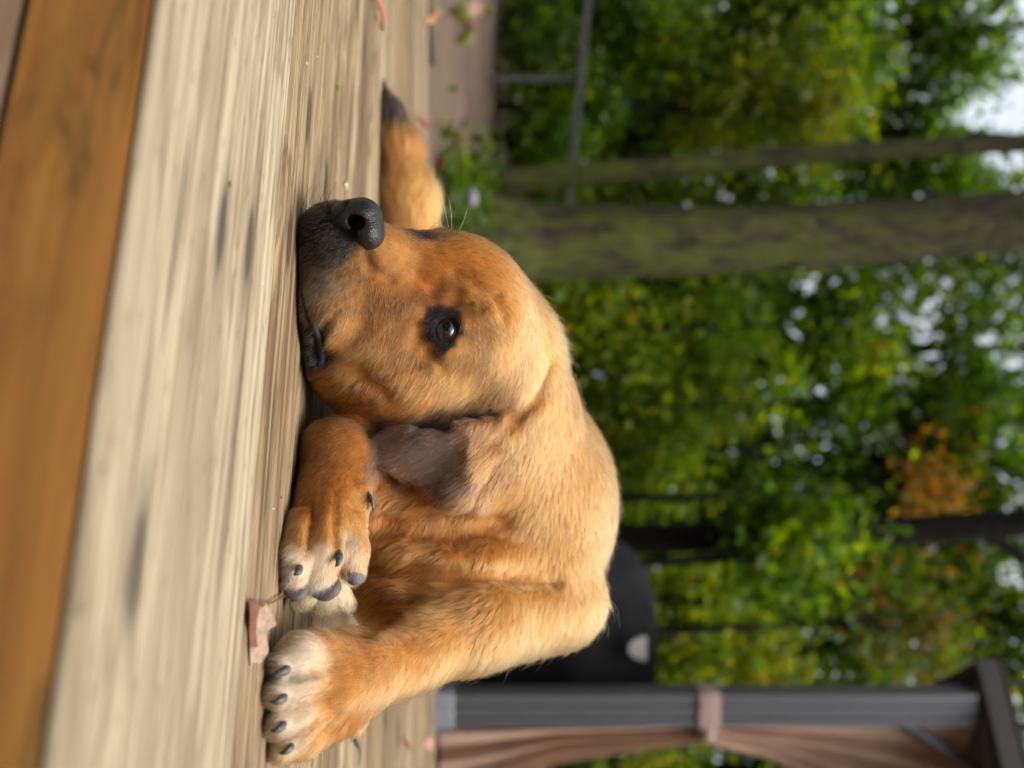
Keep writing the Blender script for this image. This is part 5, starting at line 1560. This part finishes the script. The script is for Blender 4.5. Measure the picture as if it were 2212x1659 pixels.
def make_litter():
    brown = simple_mat('dry_leaf', (0.27, 0.185, 0.125), 0.7, 0.4, 110, 0.3, bumpd=0.001)
    green = simple_mat('pale_green_leaf', (0.30, 0.32, 0.12), 0.6, 0.3, 60)
    yel = simple_mat('yellow_green_leaf', (0.20, 0.21, 0.04), 0.6, 0.3, 60)
    red = simple_mat('red_leaf', (0.30, 0.045, 0.025), 0.6, 0.3, 60)
    org = simple_mat('orange_leaf', (0.30, 0.13, 0.055), 0.6, 0.3, 60)
    pink = simple_mat('pinkish_leaf', (0.30, 0.17, 0.125), 0.7, 0.3, 60)
    # dry curled leaf by the paws
    y = 0.768
    p = W(2425, 1045, y)
    rib = [(2425, 1045, 0), (2470, 1030, -.003), (2530, 1022, -.004), (2590, 1034, -.002), (2650, 1022, 0)]
    near = [(2384, 986, -.010), (2450, 1000, -.014), (2520, 984, -.010), (2590, 1000, -.012), (2668, 984, -.006)]
    mid = [(2420, 1060, .006), (2462, 1072, .006), (2520, 1068, .008), (2590, 1052, .008), (2655, 1034, .006)]
    far = [(2396, 1056, .008), (2500, 1112, .016), (2524, 1064, .010), (2610, 1076, .018), (2664, 1034, .010)]
    bm = bmesh.new()
    rows = []
    for row in (near, rib, mid, far):
        vs = []
        for (u, v, dy) in row:
            q = W(u, v, y + dy); q.z = max(q.z, 0.0012)
            vs.append(bm.verts.new(q - p))
        rows.append(vs)
    for a_, c_ in zip(rows, rows[1:]):
        for i in range(4): bm.faces.new((a_[i], a_[i + 1], c_[i + 1], c_[i]))
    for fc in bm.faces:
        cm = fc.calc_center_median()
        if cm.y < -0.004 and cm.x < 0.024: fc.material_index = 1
    bmesh.ops.subdivide_edges(bm, edges=bm.edges[:], cuts=2, use_grid_fill=True, fractal=0.05, seed=3, smooth=0.9)
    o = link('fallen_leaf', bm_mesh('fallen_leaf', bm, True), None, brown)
    sb = o.modifiers.new('smooth', 'SUBSURF'); sb.levels = 1; sb.render_levels = 1
    so = o.modifiers.new('thickness', 'SOLIDIFY'); so.thickness = 0.0005
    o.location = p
    tag(o, 'dry curled brown leaf with a thin red stem lying between the two paws', 'leaf')
    o.data.materials.append(simple_mat('leaf_underside_shaded', (0.13, 0.045, 0.022), 0.8, 0.3, 110))  # near flap: rust brown, with its shade put into the colour too
    st = simple_mat('leaf_stem_red', (0.17, 0.045, 0.03), 0.6, 0.2)
    inv = o.rotation_euler.to_matrix().transposed()
    a, b_, c = Vector((0, 0, 0)), inv @ (deck_point(2410, 1070) + Vector((0, 0, 0.004)) - p), inv @ (deck_point(2375, 1125) + Vector((0, 0, .006)) - p)
    V, F = tube([a, b_, c], [0.0012, 0.0009, 0.0009], 6); link('leaf_stem', np_mesh('leaf_stem', V, F, True), o, st)
    g = 'fallen leaves along the far edge of the deck'
    spots = [(650, 1737, red, 'small red fallen leaf on the far deck edge below the tail', 0.06), (735, 1752, red, 'second red leaf, just past the deck edge beside the first', 0.055),
             (515, 1738, green, 'pale green fallen leaf on the far deck edge beside the black tail tip', 0.055), (815, 1744, org, 'pale orange leaf on the deck edge behind the dog\'s brow', 0.06),
             (100, 1690, org, 'orange fallen leaf at the far left of the last board', 0.07), (470, 1660, red, 'rusty leaf lying along the last gap above the tail tip', 0.05),
             (2978, 1690, pink, 'pinkish leaf on the deck in front of the curtain', 0.055), (2945, 1600, org, 'rust orange leaf scrap in a gap beside the planted paw', 0.04)]
    for i, (u, v, m, lab, L) in enumerate(spots):
        q = deck_point(u, min(v, 1738)); q.z = 0.004 if v <= 1740 else -0.01
        if v > 1740: q.y += 0.25; q.z = -0.02
        fallen_leaf(q, L, rnd.uniform(0, 6), m, lab, g, 70 + i, 0.9, 0.5, 0.4, tilt=(rnd.uniform(0.1, .5), rnd.uniform(-.4, .4)))
    g = 'fallen leaves on the bare soil bank'
    spots = [(25, 1858, pink, 'pink fallen leaf at the top left of the soil bank'), (45, 1790, yel, 'green leaf lying on the soil near the left edge'), (82, 1822, pink, 'pinkish leaf just below the green one on the soil'),
             (165, 1815, yel, 'bright yellow green leaf on the soil bank'), (50, 1905, yel, 'pale yellow leaf high on the soil bank at the left'), (545, 1778, org, 'rusty leaf on the soil above the pale green one'), (225, 1965, green, 'pale leaf at the crest of the bank')]
    for i, (u, v, m, lab) in enumerate(spots):
        # where the line of sight meets the bank
        Y = np.linspace(3.6, 13, 4000)
        z = CAM_H + (v - 1936) / 3982 * Y; x = (u - 1536) / 3982 * Y
        j = int(np.argmax(z < hfun(x, Y))) if (z < hfun(x, Y)).any() else 1500
        q = Vector((x[j], Y[j], z[j] + 0.01))
        fallen_leaf(q, 0.10 + 0.006 * Y[j], rnd.uniform(0, 6), m, lab, g, 90 + i, 0.8, 0.4, 0.4, tilt=(rnd.uniform(.4, .9), rnd.uniform(-.3, .3)))
    # pale stone on the bank
    sm = simple_mat('pale_stone', (0.17, 0.165, 0.18), 0.8, 0.2, 20, bumpd=0.004)
    bm = bmesh.new(); bmesh.ops.create_icosphere(bm, subdivisions=2, radius=1)
    for q in bm.verts: q.co = Vector((q.co.x * 0.05, q.co.y * 0.04, q.co.z * 0.034)) * (1 + 0.12 * math.sin(q.co.x * 4 + q.co.y * 3))
    o = link('stone', bm_mesh('stone', bm, True), None, sm); o.location = W(790, 1886, 5.1)
    o.location.z = max(o.location.z, ground_z(o.location.x, o.location.y))
    tag(o, 'pale lilac grey stone on the bank left of the thickest trunk', 'stone')
    # red leaf stalk on the boards, far left
    a, b_ = deck_point(-25, 1484), deck_point(118, 1522)
    pts = [a.lerp(b_, t) + Vector((0, 0, 0.004 + 0.006 * math.sin(t * 3.1))) for t in (0, .25, .5, .75, 1)]
    m, nt, bb = new_mat('red_stalk')
    tc = N(nt, 'ShaderNodeTexCoord'); sp = N(nt, 'ShaderNodeSeparateXYZ'); nt.links.new(tc.outputs['Generated'], sp.inputs[0])
    nt.links.new(ramp(nt, sp.outputs[0], ((0.1, (0.55, 0.40, 0.36)), (0.4, (0.42, 0.10, 0.07)), (0.85, (0.40, 0.11, 0.07)), (0.93, (0.42, 0.38, 0.10)))), bb.inputs['Base Color'])
    V, F = tube(pts, [0.0040, 0.0034, 0.003, 0.003, 0.0035], 8)
    o = link('leaf_stalk', np_mesh('leaf_stalk', V, F, True), None, m)
    tag(o, 'red leaf stalk with a yellow tip lying across the boards at the left', 'stalk')
    # black wiry twig at the right
    tw = simple_mat('black_twig', (0.012, 0.012, 0.012), 0.7, 0.3)
    pts = [deck_point(u, v) + Vector((0, 0, 0.004)) for u, v in ((2905, 1398), (2935, 1397), (2965, 1412), (2998, 1426), (3030, 1428), (3060, 1420))]
    V, F = tube(pts, [0.001, 0.0042, 0.0024, 0.0016, 0.0008, 0.0006], 6)
    o = link('twig', np_mesh('twig', V, F, True), None, tw); tag(o, 'thin black crooked twig on the boards right of the planted paw', 'twig')
    # tiny specks on the boards
    wh = simple_mat('white_chip', (0.75, 0.75, 0.72), 0.6, 0.05)
    gr = simple_mat('moss_crumb', (0.16, 0.17, 0.02), 0.9, 0.3)
    rs = simple_mat('red_crumb', (0.22, 0.05, 0.03), 0.8, 0.3)
    for (u, v, r, m, lab, nm) in ((1, 0, 0, None, '', ''),) [:0] + (
            (253, 1226, 0.0011, wh, 'tiny white chip on the second board, nearer the front board', 'chip'), (227, 1268, 0.0008, wh, 'tiny white chip beside the larger one on the second board', 'chip'),
            (1135, 1047, 0.0009, wh, 'tiny white chip on the front board below the muzzle', 'chip'), (735, 917, 0.0022, gr, 'small green moss crumb on the front board', 'crumb'),
            (352, 1352, 0.0030, gr, 'green moss crumb on the boards behind the muzzle', 'crumb'), (740, 1378, 0.005, green, 'pale green leaf scrap on the boards left of the nose', 'leaf_scrap'),
            (1990, 1123, 0.0014, rs, 'tiny red crumb on the front board below the folded paw', 'crumb'), (2035, 1093, 0.0008, wh, 'tiny pale chip below the red crumb', 'chip')):
        bm = bmesh.new(); bmesh.ops.create_icosphere(bm, subdivisions=1, radius=1)
        for q in bm.verts: q.co = Vector((q.co.x * r * rnd.uniform(.9, 1.6), q.co.y * r * rnd.uniform(.9, 1.5), q.co.z * r * 0.6))
        o = link(nm, bm_mesh(nm, bm), None, m); o.location = deck_point(u, v) + Vector((0, 0, r * 0.4)); o.rotation_euler = (0, 0, rnd.uniform(0, 3))
        tag(o, lab, 'litter')


make_trees()
make_bank_plants()
make_fence()
GY = make_gazebo()
make_curtain(GY)
make_grill()
make_litter()
dog = make_dog()
make_face(dog)
